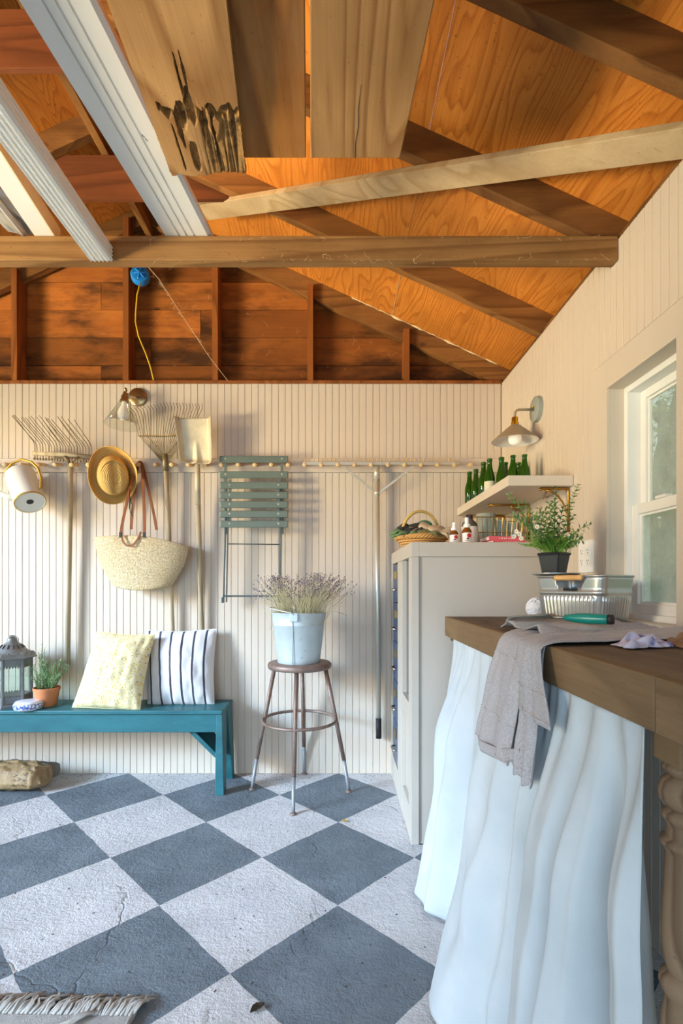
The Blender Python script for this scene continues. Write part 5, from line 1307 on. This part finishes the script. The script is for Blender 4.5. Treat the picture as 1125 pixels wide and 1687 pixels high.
MIDP = [(2.075, .452), (2.0, .425), (1.90, .398), (1.80, .418), (1.72, .396), (1.64, .432), (1.52, .430), (1.40, .398), (1.30, .404), (1.22, .436), (1.15, .412), (1.10, .442), (1.04, .402), (.985, .405), (.95, .428), (.92, .402), (.885, .415), (.860, .475), (.836, .485), (.812, .438), (.785, .432), (.765, .448)][::-1]
def skirt(u, v):
    y = 2.075-(2.075-.765)*u
    top = .468+.006*math.sin(y*95+2*math.sin(y*17))+.004*math.sin(y*41)
    t = v
    mid = min(.530, .418+(interp(MIDP, y)-.425)*1.8); bot = min(.545, .356+(interp(BOT, y)-.36)*1.15)
    if t < .42:
        k = t/.42; k = k*k*(3-2*k); x = top*(1-k)+mid*k
    else:
        k = (t-.42)/.58; k = k**1.15; x = mid*(1-k)+bot*k
    x += .016*noise.noise((y*7, t*4, 2))*min(1, t*2)*(1-.3*t)
    yy = y-.05*t*t*(y-.76)/1.3+.018*noise.noise((y*5, t*4, 8))*t
    x -= (.014*abs(math.sin(y*21+1.6*noise.noise((y*2, t*2, 4))))**2.5-.005)*min(1, t*3)*(1-.45*t)
    hem = .012+.008*noise.noise((y*6, 1, 1))
    # a slanting drag fold
    q = (y-1.30)-(.62-t)*.5
    x -= .018*math.exp(-(q/.05)**2)*math.exp(-((t-.66)/.22)**2)
    return (x, yy, .888+(hem-.888)*t)
sk = MB(); sk.grid(skirt, 300, 90)
sk_o = tag(sk.build('canvas_skirt', M['canvas'], smooth=True, solid=.0016), 'gathered white canvas skirt hanging from the workbench edge', 'curtain')

# --- linen apron draped over the worktop edge
def linen():
    t = NT('grey_linen'); vec = t.coords('Object'); n = t.noise(vec, 260, 4, .6); n2 = t.noise(vec, 8, 4)
    col = t.ramp(n, [(.3, lin((142, 140, 142))), (.7, lin((182, 180, 182)))])
    col = t.mix(t.ramp(n2, [(.35, grey(0)), (.8, grey(.4))]), col, lin((158, 155, 158)))
    t.color(col); t.b.inputs['Roughness'].default_value = .92; t.b.inputs['Specular IOR Level'].default_value = .1
    t.b.inputs['Sheen Weight'].default_value = .15
    b = t.bump(n, .35, .0015); t.bump(t.noise(vec, 28, 5, .6), .35, .008, b); return t.m
M['linen'] = linen()
M['seamthread'] = mat('frayed_linen_seam', (176, 172, 172), .95, var=.15, vs=80)
ap_ = thing('linen_apron', 'rumpled grey linen apron draped over the workbench edge', 'apron', (.44, 1.25, TZ))
def drape(yt0, yt1, ye0, ye1, yb0, yb1, xin, drop, x_edge, x_bot, lift, seed, amp=.010, jag=0):
    # u across, v along from the tabletop over the edge and down
    top_len = xin-TX0; tot = top_len+drop
    def f(u, v):
        s = v*tot
        w = noise.noise((u*3+seed, v*5, seed))*.6+noise.noise((u*7+seed, v*9, 4))*.4
        fold = math.sin(u*7+seed+1.5*v)*.5+math.sin(u*15+seed*2)*.25
        if s < top_len:
            k = s/top_len; x = xin-(xin-TX0)*k
            y = (yt0+(ye0-yt0)*k)*(1-u)+(yt1+(ye1-yt1)*k)*u
            z = TZ+lift+.008*abs(w)+(.010+.008*fold)*(1-k*.6)
            rl = max(0, 1-(top_len-s)/.03)
            z -= .004*rl
        else:
            k = (s-top_len)/drop; r = min(1, k/.10)
            x = TX0-x_edge*math.sin(r*PI/2)+(x_bot-TX0+x_edge)*max(0, k-.1)/.9
            y = (ye0+(yb0-ye0)*k)*(1-u)+(ye1+(yb1-ye1)*k)*u
            z = TZ+lift-(s-top_len)+.004
            x -= amp*(abs(fold)+.5*w)*min(1, k*2.5)+.004
            z += jag*noise.noise((u*6, seed, 3))*max(0, k-.7)*3
            y += .008*w*k
        return Vector((x, y, z))
    return f
f1 = drape(1.62, 1.34, 1.345, 1.150, 1.440, 1.185, .80, .300, .016, .405, .004, 1.0, .020)
f2 = drape(1.42, 1.16, 1.200, 1.072, 1.160, .985, .88, .162, .020, .418, .006, 4.2, .014)
f3 = drape(1.40, 1.30, 1.20, 1.09, 1.155, 1.060, .70, .300, .006, .412, .002, 7.7, .022, .012)
MB().grid(f1, 46, 90).build('sleeve_panel', M['linen'], ap_, smooth=True, solid=.0022)
MB().grid(f2, 40, 80).build('bib_panel', M['linen'], ap_, smooth=True, solid=.0022)
MB().grid(f3, 40, 80).build('crumpled_panel', M['linen'], ap_, smooth=True, solid=.0022)
for f, v in ((f1, .62), (f1, .86), (f1, .995), (f2, .985), (f2, .90), (f3, .97)):
    MB().tube([f(i/30, v)+Vector((-.0018, 0, .003*noise.noise((i*.7, v, 1)))) for i in range(31)], .0019, 5).build('seam', M['seamthread'], ap_, smooth=True)
# under-hem band joining the two hanging corners
def band(u, v):
    a = f1(u*.9+.05, 1.0); b = f3(.25, .93); p = Vector((a.x*(1-u)+b.x*u-.012*math.sin(PI*u), f1(.05, 1).y*(1-u)+b.y*u, f1(.05, 1).z*(1-u)+(b.z+.02)*u-.012*math.sin(PI*u)))
    return p+Vector((.004*v, 0, -.030*v))
MB().grid(band, 24, 4).build('waistband', M['linen'], ap_, smooth=True, solid=.002)
# folded part lying on the top
def heap(u, v):
    x = .50+.36*v; y = 1.22+.34*u+.05*v
    e = min(1, 5*min(u, 1-u, v+.15, 1-v))
    return Vector((x+.012*noise.noise((u*6, v*6, 1)), y+.015*noise.noise((u*5, v*7, 5)), TZ+.004+e*(.020+.016*noise.noise((u*4, v*5, 3))+.012*math.sin(v*8+u*9)*e)))
MB().grid(heap, 50, 50).build('folded_panel', M['linen'], ap_, smooth=True, solid=.003)

# --- hand tool with a teal handle
M['tealplast'] = mat('teal_plastic_handle', (14, 128, 118), .3, var=.06)
M['steel'] = mat('tool_steel', (150, 150, 142), .35, metal=.8, var=.1)
hp0, hp1 = P(938, 1028, 1.33), P(1003, 1027, 1.26); hp0.z = hp1.z = TZ+.046
d = (hp1-hp0).normalized()
tw = thing('hand_trowel', 'hand trowel with a teal handle lying on the linen apron', 'trowel', hp0)
L = (hp1-hp0).length
MB().tube([hp0-d*.012, hp0+d*.006, hp0+d*L*.25, hp0+d*L*.55, hp0+d*L*.9, hp1], [.0075, .0105, .013, .0140, .0128, .012], 14).build('handle', M['tealplast'], tw, smooth=True)
MB().tube([hp1-d*.002, hp1+d*.010], [.0125, .0120], 14).build('end_cap', M['grip'], tw, smooth=True)
MB().tube([hp0-d*.012, hp0-d*.05], .005, 10).build('shank', M['steel'], tw, smooth=True)
sd_ = Vector((0, 0, 1)).cross(d)
def bladef(u, v):
    w = .030*(1-v**3)*min(1, .5+v*4); return hp0-d*(.045+.13*v)+sd_*(u-.5)*2*w+Vector((0, 0, -.004+.012*(2*u-1)**2-.012*v))
MB().grid(bladef, 14, 18).build('blade', M['steel'], tw, smooth=True, solid=.0015)
# printed cotton glove and scrap of brown paper at the near end
M['floral'] = mat('lavender_print_cotton', (196, 192, 212), .9, var=.1, vs=30, spots=((92, 90, 150), 26, .56), spot_amt=.8)
pc_ = MB(); pc_.grid(lambda u, v: (.585+.11*u+.012*noise.noise((u*5, v*5, 2)), 1.02+.07*v+.03*u+.012*noise.noise((u*5, v*5, 7)), TZ+.004+min(1, 6*min(u, 1-u, v, 1-v))*(.014+.014*noise.noise((u*4, v*4, 3))+.006*math.sin(u*14+v*5))), 30, 24)
tag(pc_.build('kerchief', M['floral'], smooth=True, solid=.0012), 'small lavender printed cotton cloth crumpled near the workbench edge', 'cloth')
M['kraft'] = mat('brown_paper', (146, 112, 80), .85, var=.15, vs=20)
bp_ = MB(); bp_.grid(lambda u, v: (.700+.12*u, 1.03+.06*v+.03*u, TZ+.004+.016*abs(noise.noise((u*4, v*4, 1)))+.016*math.sin(PI*u)*v+.012*(u > .7)*(u-.7)/.3), 20, 12)
tag(bp_.build('paper_scrap', M['kraft'], smooth=True, solid=.001), 'crumpled scrap of brown paper on the worktop beside the window', 'paper')

# --- galvanised tub
M['tubsteel'] = mat('shiny_galvanised_tub', (186, 188, 186), .30, metal=.75, var=.06, vs=5)
c1, c2 = Vector((.665, 1.72, 0)), Vector((.783, 1.50, 0)); e1 = (c2-c1); e2 = Vector((.162, .100, 0)); tc_ = c1+e1/2+e2/2
th_ = .158; u1, u2 = e1.normalized(), e2.normalized(); h1, h2 = e1.length/2, e2.length/2
tub = thing('metal_tub', 'shiny ribbed galvanised tub with wooden handle on the workbench', 'tub', tc_+Vector((0, 0, TZ)))
def tub_pt(s, z):      # s 0..4 around, z 0..1
    k = .84+.16*z; rc = .10
    i = int(s) % 4; f = s-int(s)
    cs4 = [(-1, -1), (1, -1), (1, 1), (-1, 1)]
    a, b = cs4[i], cs4[(i+1) % 4]; x = a[0]+(b[0]-a[0])*f; y = a[1]+(b[1]-a[1])*f
    n = (x**8+y**8)**(1/8.0); x, y = x/n, y/n
    rib = 0
    if .10 < z < .60 and .06 < f < .94: rib = .0050*(.5+.5*math.cos(f*2*PI*(17 if i % 2 == 0 else 13)))
    if .64 < z < .70: rib = .003
    x *= (1+rib/h1); y *= (1+rib/h2)
    return tc_+u1*(h1*k*x)+u2*(h2*k*y)+Vector((0, 0, TZ+.002+th_*z))
SEG = 4*68
zl = [0, .02, .06, .10, .12, .2, .35, .5, .58, .60, .63, .65, .69, .71, .78, .86, .93, 1.0]
def notch(s, z):       # half-round hand hole in the end facing the room
    i = int(s) % 4; f = s-int(s)
    return i == 0 and ((f-.55)/.22)**2+((1-z)/.30)**2 < 1
tm = MB()
for z in zl:
    for k in range(SEG): tm.v.append(tub_pt(4*k/SEG, z))
for j in range(len(zl)-1):
    for k in range(SEG):
        if notch(4*(k+.5)/SEG, (zl[j]+zl[j+1])/2): continue
        k2 = (k+1) % SEG; tm.f.append((j*SEG+k, j*SEG+k2, (j+1)*SEG+k2, (j+1)*SEG+k))
tm.f.append(tuple(range(SEG))[::-1])
tm.build('tub_wall', M['tubsteel'], tub, smooth=True, solid=.0015)
rim_pts = [tub_pt(4*k/SEG, 1.0) for k in range(0, SEG, 2)]
MB().tube(rim_pts, .0036, 6, closed=True).build('rim', M['tubsteel'], tub, smooth=True)
M['turned'] = mat('turned_light_wood', (214, 166, 108), .45, var=.1, vs=14)
for s0, sgn in ((.55, 1),):
    p = tub_pt(s0, .97)-u2*.006*sgn; a, b = p-u1*.050, p+u1*.050
    MB().tube([a, a+u1*.008, a+u1*.018, p, b-u1*.018, b-u1*.008, b], [.008, .0095, .0082, .0092, .0082, .0095, .008], 12).build('handle', M['turned'], tub, smooth=True)
    MB().tube([a-u1*.006, a], .0042, 8).build('handle_wire', M['steel'], tub); MB().tube([b, b+u1*.006], .0042, 8).build('handle_wire', M['steel'], tub)
# tray lying across the tub rim, black pot with oregano and chamomile
RZ = TZ+.002+th_+.004
trc = Vector((.752, 1.752, RZ))
try_ = MB().lathe([(0, 0), (.062, 0), (.074, .004), (.080, .009), (.0785, .0095), (.072, .006), (.06, .0025), (0, .0025)], 40, Matrix.Translation(trc), caps=False)
tag(try_.build('saucer', M['tubsteel'], smooth=True), 'round metal saucer lying across the corner of the tub', 'saucer')
M['blackpot'] = mat('black_nursery_plastic', (34, 36, 40), .35, var=.1, vs=12, spots=((80, 84, 90), 30, .66), spot_amt=.4)
pc = Vector((.742, 1.742, RZ+.003))
pp = thing('potted_oregano', 'flowering green herb in a black nursery pot above the tub', 'plant', pc)
PM = Matrix.Translation(pc) @ Matrix.Rotation(.62, 4, 'Z')
def sqpot(k0, k1, z0, z1, name, m, extra=0):
    q = MB(); a, b = k0, k1
    q.hexa([PM @ Vector((sx*a, sy*a, z0)) for sx, sy in ((-1, -1), (1, -1), (1, 1), (-1, 1))], [PM @ Vector((sx*b, sy*b, z1)) for sx, sy in ((-1, -1), (1, -1), (1, 1), (-1, 1))])
    return q.build(name, m, pp, bevel=.006)
sqpot(.029, .0385, 0, .071, 'pot', M['blackpot'])
sqpot(.0405, .041, .066, .076, 'pot_rim', M['blackpot'])
sqpot(.034, .034, .070, .0775, 'soil', M['soil'])
stm = MB(); lv = MB(); lv2 = MB(); flw = MB(); flc = MB()
base = pc+Vector((0, 0, .076))
# low feathery mound
for k in range(95):
    a = R.uniform(0, 2*PI); sp = R.uniform(.2, 1.25); L = R.uniform(.045, .095)
    b = base+Vector((R.gauss(0, .018), R.gauss(0, .015), 0)); d = Vector((math.cos(a)*sp-.12, math.sin(a)*sp*.8, 1)).normalized()
    p1 = b+d*L*.5; p2 = b+d*L+Vector((math.cos(a), math.sin(a), 0))*.02*sp-Vector((0, 0, .012*sp))
    stm.tube([b, p1, p2], .0009, 3, caps=False)
    for j in range(13):
        t = .2+.8*j/12; q = b.lerp(p1, t*2) if t < .5 else p1.lerp(p2, t*2-1); c2_ = R.uniform(0, 2*PI)
        lv.leaf(q, d*.5+Vector((math.cos(c2_), math.sin(c2_), .25)), (R.uniform(-1, 1), R.uniform(-1, 1), 1), R.uniform(.010, .019), .0040)
# taller leafy sprigs  (photo position of the tips, distance)
for (tx, ty, Y) in ((838, 815, 1.66), (862, 826, 1.74), (846, 850, 1.62), (888, 838, 1.72), (905, 830, 1.66), (915, 805, 1.72), (913, 825, 1.78), (928, 835, 1.76), (952, 800, 1.70), (970, 865, 1.66), (945, 850, 1.72), (884, 850, 1.64), (898, 842, 1.80), (860, 858, 1.66), (958, 890, 1.62)):
    tip = P(tx, ty, Y); b = base+Vector(((tip.x-base.x)*.14, (tip.y-base.y)*.2, 0)); mid = b.lerp(tip, .5)+Vector((0, 0, .018))
    pts = [b, b.lerp(mid, .5)+Vector((0, 0, .004)), mid, mid.lerp(tip, .5)+Vector((0, 0, .004)), tip]
    stm.tube(pts, [.0014, .0013, .0012, .001, .0007], 4, caps=False)
    n = int((tip-b).length/.0125); ang = R.uniform(0, 3)
    for j in range(3, n+1):
        t = j/n*4; i = min(3, int(t)); q = pts[i].lerp(pts[i+1], t-i); ang += 1.57; sz = .025*(1-.5*j/n)+.006
        d = (pts[i+1]-pts[i]).normalized(); sdv = d.cross(Vector((math.cos(ang), math.sin(ang), .1))).normalized()
        for s in (1, -1): lv2.leaf(q, sdv*s+d*.45, d, sz*R.uniform(.8, 1.2), sz*.5, .15)
    for j in range(8):
        q = tip-(tip-mid).normalized()*R.uniform(0, .02); a = R.uniform(0, 6.28); lv2.leaf(q, (math.cos(a), math.sin(a), .8), (0, 0, 1), .007, .004)
for (tx, ty, Y, cc) in ((846, 884, 1.60, 0), (855, 880, 1.60, 0), (858, 887, 1.59, 0), (850, 876, 1.61, 0), (884, 868, 1.58, 0)):
    q = P(tx, ty, Y); flc.sphere(q, .0032, 8, 5)
    stm.tube([base, base.lerp(q, .6)+Vector((0, 0, .012)), q], .0008, 3, caps=False)
    for j in range(10):
        a = 2*PI*j/10; flw.leaf(q, (math.cos(a), -.25, math.sin(a)), (0, -1, 0), .0095, .004, .05)
M['petal'] = mat('white_petal', (240, 240, 240), .7); M['pollen'] = mat('yellow_pollen', (226, 184, 40), .8)
stuff(stm.build('stems', M['green'], pp)); stuff(lv.build('feathery_leaves', M['green'], pp)); stuff(lv2.build('sprig_leaves', M['green2'], pp)); stuff(flw.build('petals', M['petal'], pp)); stuff(flc.build('flower_centres', M['pollen'], pp))
# ball of white twine and a black file behind the tub
tb0 = P(885, 1001, 1.90); tb0.z = TZ+.046
tbm = MB()
rr = random.Random(3)
for k in range(22):
    a, b = rr.uniform(0, PI), rr.uniform(0, PI); Mx = Matrix.Rotation(a, 4, 'Z') @ Matrix.Rotation(b, 4, 'X')
    tbm.tube([tb0+Mx @ Vector((.0385*math.cos(2*PI*i/28), .0385*math.sin(2*PI*i/28), .006*math.sin(k))) for i in range(28)], .0030, 5, closed=True)
tbm.sphere(tb0, .037, 16, 10)
tag(tbm.build('twine_ball', mat('white_twine', (226, 228, 234), .9), smooth=True), 'ball of white twine on the workbench behind the tub', 'twine')
fl2 = thing('flat_file', 'thin black tool lying on the workbench behind the tub', 'file', P(878, 1018, 1.82))
q0, q1 = Vector((.660, 1.80, TZ+.0045)), Vector((.735, 1.845, TZ+.0045))
MB().bar(q0, q1, .016, .008).build('blade', M['grip'], fl2, bevel=.001); MB().tube([q1, q1+(q1-q0).normalized()*.06], [.007, .0075], 8).build('handle', M['grip'], fl2, smooth=True)

# ================================================================== floor things
# paper sack of soil
def sack_mat():
    t = NT('printed_paper_sack'); vec = t.coords('Object'); tc = t.add('ShaderNodeTexCoord'); sep = t.add('ShaderNodeSeparateXYZ'); t.link(tc.outputs['UV'], sep.inputs[0])
    n = t.noise(vec, 14, 4); base_ = t.ramp(n, [(.3, lin((136, 108, 72))), (.7, lin((176, 148, 106)))])
    top = t.ramp(t.math('ADD', sep.outputs[1], t.math('MULTIPLY', n, .1)), [(.62, grey(0)), (.66, grey(1))])
    col = t.mix(t.math('MULTIPLY', top, .8), base_, lin((128, 124, 120)))
    pr_ = t.math('MULTIPLY', t.ramp(t.noise(t.coords('Object', (3, 1, 6)), 12, 5, .7), [(.52, grey(0)), (.56, grey(1))]), t.ramp(t.math('ABSOLUTE', t.math('SUBTRACT', sep.outputs[0], .80)), [(.10, grey(1)), (.13, grey(0))]))
    col = t.mix(t.math('MULTIPLY', pr_, .75), col, lin((66, 52, 38)))
    t.color(col); t.b.inputs['Roughness'].default_value = .55; t.bump(t.noise(vec, 22, 5, .7), .8, .012); return t.m
sk0 = (P(-75, 1310, 2.66), P(60, 1306, 2.66))
def sack(sign):
    def f(u, v):
        x = -2.02+.45*u; y = 2.665+.19*v
        h = (max(0, math.sin(PI*u))**.16)*(max(0, math.sin(PI*v))**.30)
        wr = .010*noise.noise((u*9, v*6, 2))+.006*noise.noise((u*20, v*16, 5))
        z = .070+sign*(.066*h if sign < 0 else .072*h)+wr*h
        if u > .86: y += .012*math.sin(u*40)
        xo = .020*noise.noise((v*5, 1, u*2))*u
        return (x+xo, y-.02*(1-2*v)*0, max(.002, z-.030*(1-h)*max(0, .5-v)))
    return f
sg = thing('soil_bag', 'brown paper sack of soil on the floor under the bench', 'bag', (-1.8, 2.75, 0))
smt = sack_mat()
MB().grid(sack(1), 70, 40).build('upper_panel', smt, sg, smooth=True); MB().grid(sack(-1), 70, 40).build('lower_panel', smt, sg, smooth=True)
# woven rug with a fringe
M['rugm'] = mat('grey_wool_rug', (168, 164, 158), .95, var=.15, vs=40, bump=.9, bs=220)
M['fringe'] = mat('wool_fringe', (172, 166, 158), .95, var=.12, vs=60)
rg0, rg1 = Vector((-.91, 1.313, 0)), Vector((-.522, 1.311, 0))
rg = thing('rug', 'grey woven rug with a cream fringe at the bottom left', 'rug', (-.8, 1.1, 0))
rm = MB(); rm.grid(lambda u, v: (-1.5+.965*u+.02*v*u-.05*(1-v)*u, .55+(1.300-.55)*v-.02*(u-.9), .007+.002*noise.noise((u*20, v*20, 1))), 120, 90)
rm.build('woven_field', M['rugm'], rg, smooth=True, solid=.009)
fm = MB()
for k in range(170):
    x = -1.5+.985*k/170+R.uniform(-.004, .004); y0 = 1.290-.02*((x+1.5)/.965-.9); L = R.uniform(.045, .070); sx = R.uniform(.1, .9)
    pts = [(x, y0-.004, .010), (x+L*.25*sx+R.uniform(-.006, .006), y0+L*.3, .014+R.uniform(0, .010)), (x+L*.5*sx+R.uniform(-.008, .008), y0+L*.6, .012+R.uniform(0, .010)), (x+L*.9*sx+R.uniform(-.012, .012), y0+L*.85, .008+R.uniform(0, .006)), (x+L*sx*.8+R.uniform(-.014, .014), y0+L, .005+R.uniform(0, .004))]
    fm.tube(pts, [.0042, .0044, .0040, .0034, .0018], 6)
    if k % 2: fm.tube([(p[0]+.004+.004*math.sin(i*2), p[1]-.003, p[2]+.003) for i, p in enumerate(pts)], [.003, .0032, .003, .0026, .001], 5)
stuff(fm.build('fringe', M['fringe'], rg, smooth=True))
MB().tube([(-.535-.05+.01, .60, .010), (-.528, 1.0, .012), (-.522, 1.30, .013), (-.515, 1.345, .008)], [.006, .006, .006, .004], 6).build('selvedge', M['rugm'], rg, smooth=True)
lc_ = MB()
for k in range(14): lc_.tube([(-.60, 1.300, .014), (-.63-R.uniform(0, .03), 1.275, .022), (-.66-R.uniform(0, .04), 1.25-R.uniform(0, .03), .015+R.uniform(0, .01))], [.003, .0028, .001], 4)
lc_.build('loose_tuft', M['fringe'], rg, smooth=True)
# dry leaves
M['dryleaf'] = mat('dry_leaf', (176, 138, 62), .75, var=.25, vs=40); M['dryleaf2'] = mat('dark_dry_leaf', (66, 54, 42), .8, var=.3, vs=40)
def curl_leaf(lab, c, m, s, rot):
    T = Matrix.Translation(c) @ Matrix.Rotation(rot, 4, 'Z')
    def f(u, v):
        w = math.sin(PI*v)**.8*.5; x = (u-.5)*2*w*s; y = (v-.5)*2*s; return T @ Vector((x, y, .003+abs(x)*.7+s*.25*(v-.5)**2*2+.004*noise.noise((u*5, v*5, rot))))
    tag(MB().grid(f, 10, 14).build('dry_leaf', m, smooth=True, solid=.0006), lab, 'leaf', 'dry leaves on the floor')
q = P(567, 1354, 918.5/(1354-CY)); curl_leaf('small curled yellow leaf on the floor below the stool', Vector((q.x, q.y, 0)), M['dryleaf'], .017, .8)
q = P(424, 1664, 918.5/(1664-CY)); curl_leaf('dark curled dry leaf on the floor at the bottom of photo', Vector((q.x, q.y, 0)), M['dryleaf2'], .022, 2.3)
deb = MB()
for k in range(420):
    x = R.uniform(-1.6, .28); y = WY-abs(R.gauss(0, .10)) if k % 2 else R.uniform(1.3, 2.9)
    a = R.uniform(0, PI); s = R.uniform(.0010, .0035); p = Vector((x, min(y, WY-.012), .0015))
    deb.bar(p, p+Vector((math.cos(a)*s*2.4, math.sin(a)*s*2.4, .0006)), s*.8, .0016)
stuff(tag(deb.build('floor_debris', M['dryleaf2']), 'fine bits of dirt and chaff scattered on the floor', 'debris'))

# ================================================================== outside the window
M['grass'] = mat('garden_grass', (96, 124, 60), .95, var=.3, vs=3)
gr = MB(); gr.box(-14, 22, -12, 24, -.30, -.15)
struct(gr.build('ground', M['grass']))
M['bark'] = mat('tree_bark', (92, 84, 70), .95, var=.3, vs=12, bump=.8, bs=40)
M['tleaf'] = leafmat('tree_leaf', (52, 84, 30), (112, 146, 62))
M['tleaf2'] = leafmat('tree_leaf_painted_sunlit', (120, 156, 60), (190, 210, 110))  # paler copy of the tree leaf, with sunlight put into its colour
def tree(lab, x, y, r, h, crown, nl, m, seed):
    rr = random.Random(seed); o = thing('tree', lab, 'tree', (x, y, -.15), 'trees outside the window')
    pts = [Vector((x+rr.uniform(-.04, .04)*i, y+rr.uniform(-.04, .04)*i, -.15+h*i/6)) for i in range(7)]
    MB().tube(pts, [r*(1.25-.12*i) for i in range(7)], 14).build('trunk', M['bark'], o, smooth=True)
    br = MB(); l = MB()
    for k in range(12):
        a = rr.uniform(0, 6.28); z = rr.uniform(.2, 1); b = pts[int(z*5)]; e = b+Vector((math.cos(a)*crown, math.sin(a)*crown, rr.uniform(.1, .9)))
        br.tube([b, b.lerp(e, .5)+Vector((0, 0, .15)), e], [r*.3, r*.2, r*.06], 6)
    br.build('branches', M['bark'], o, smooth=True)
    for k in range(nl):
        a = rr.uniform(0, 6.28); q = crown*math.sqrt(rr.random()); z = rr.uniform(.05, 1.05)*h
        p = Vector((x+q*math.cos(a), y+q*math.sin(a), z)); d = Vector((rr.uniform(-1, 1), rr.uniform(-1, 1), rr.uniform(-.8, .3)))
        l.leaf(p, d, (0, 0, 1), rr.uniform(.07, .13), rr.uniform(.04, .07))
    stuff(l.build('leaves', m, o))
tree('nearest thick tree trunk seen through the window glass', 3.55, 5.28, .17, 4.2, 0.8, 420, M['tleaf'], 1)
tree('dark leafy tree behind the right half of the window', 6.35, 8.6, .2, 4.6, 0.95, 3400, M['tleaf'], 2)
tree('sunlit leafy tree farthest outside the window', 8.2, 13.1, .2, 6.0, 2.4, 5600, M['tleaf2'], 3)
tree('dense tree outside hidden by the window frame', 4.75, 9.4, .2, 4.8, 0.85, 3000, M['tleaf2'], 4)
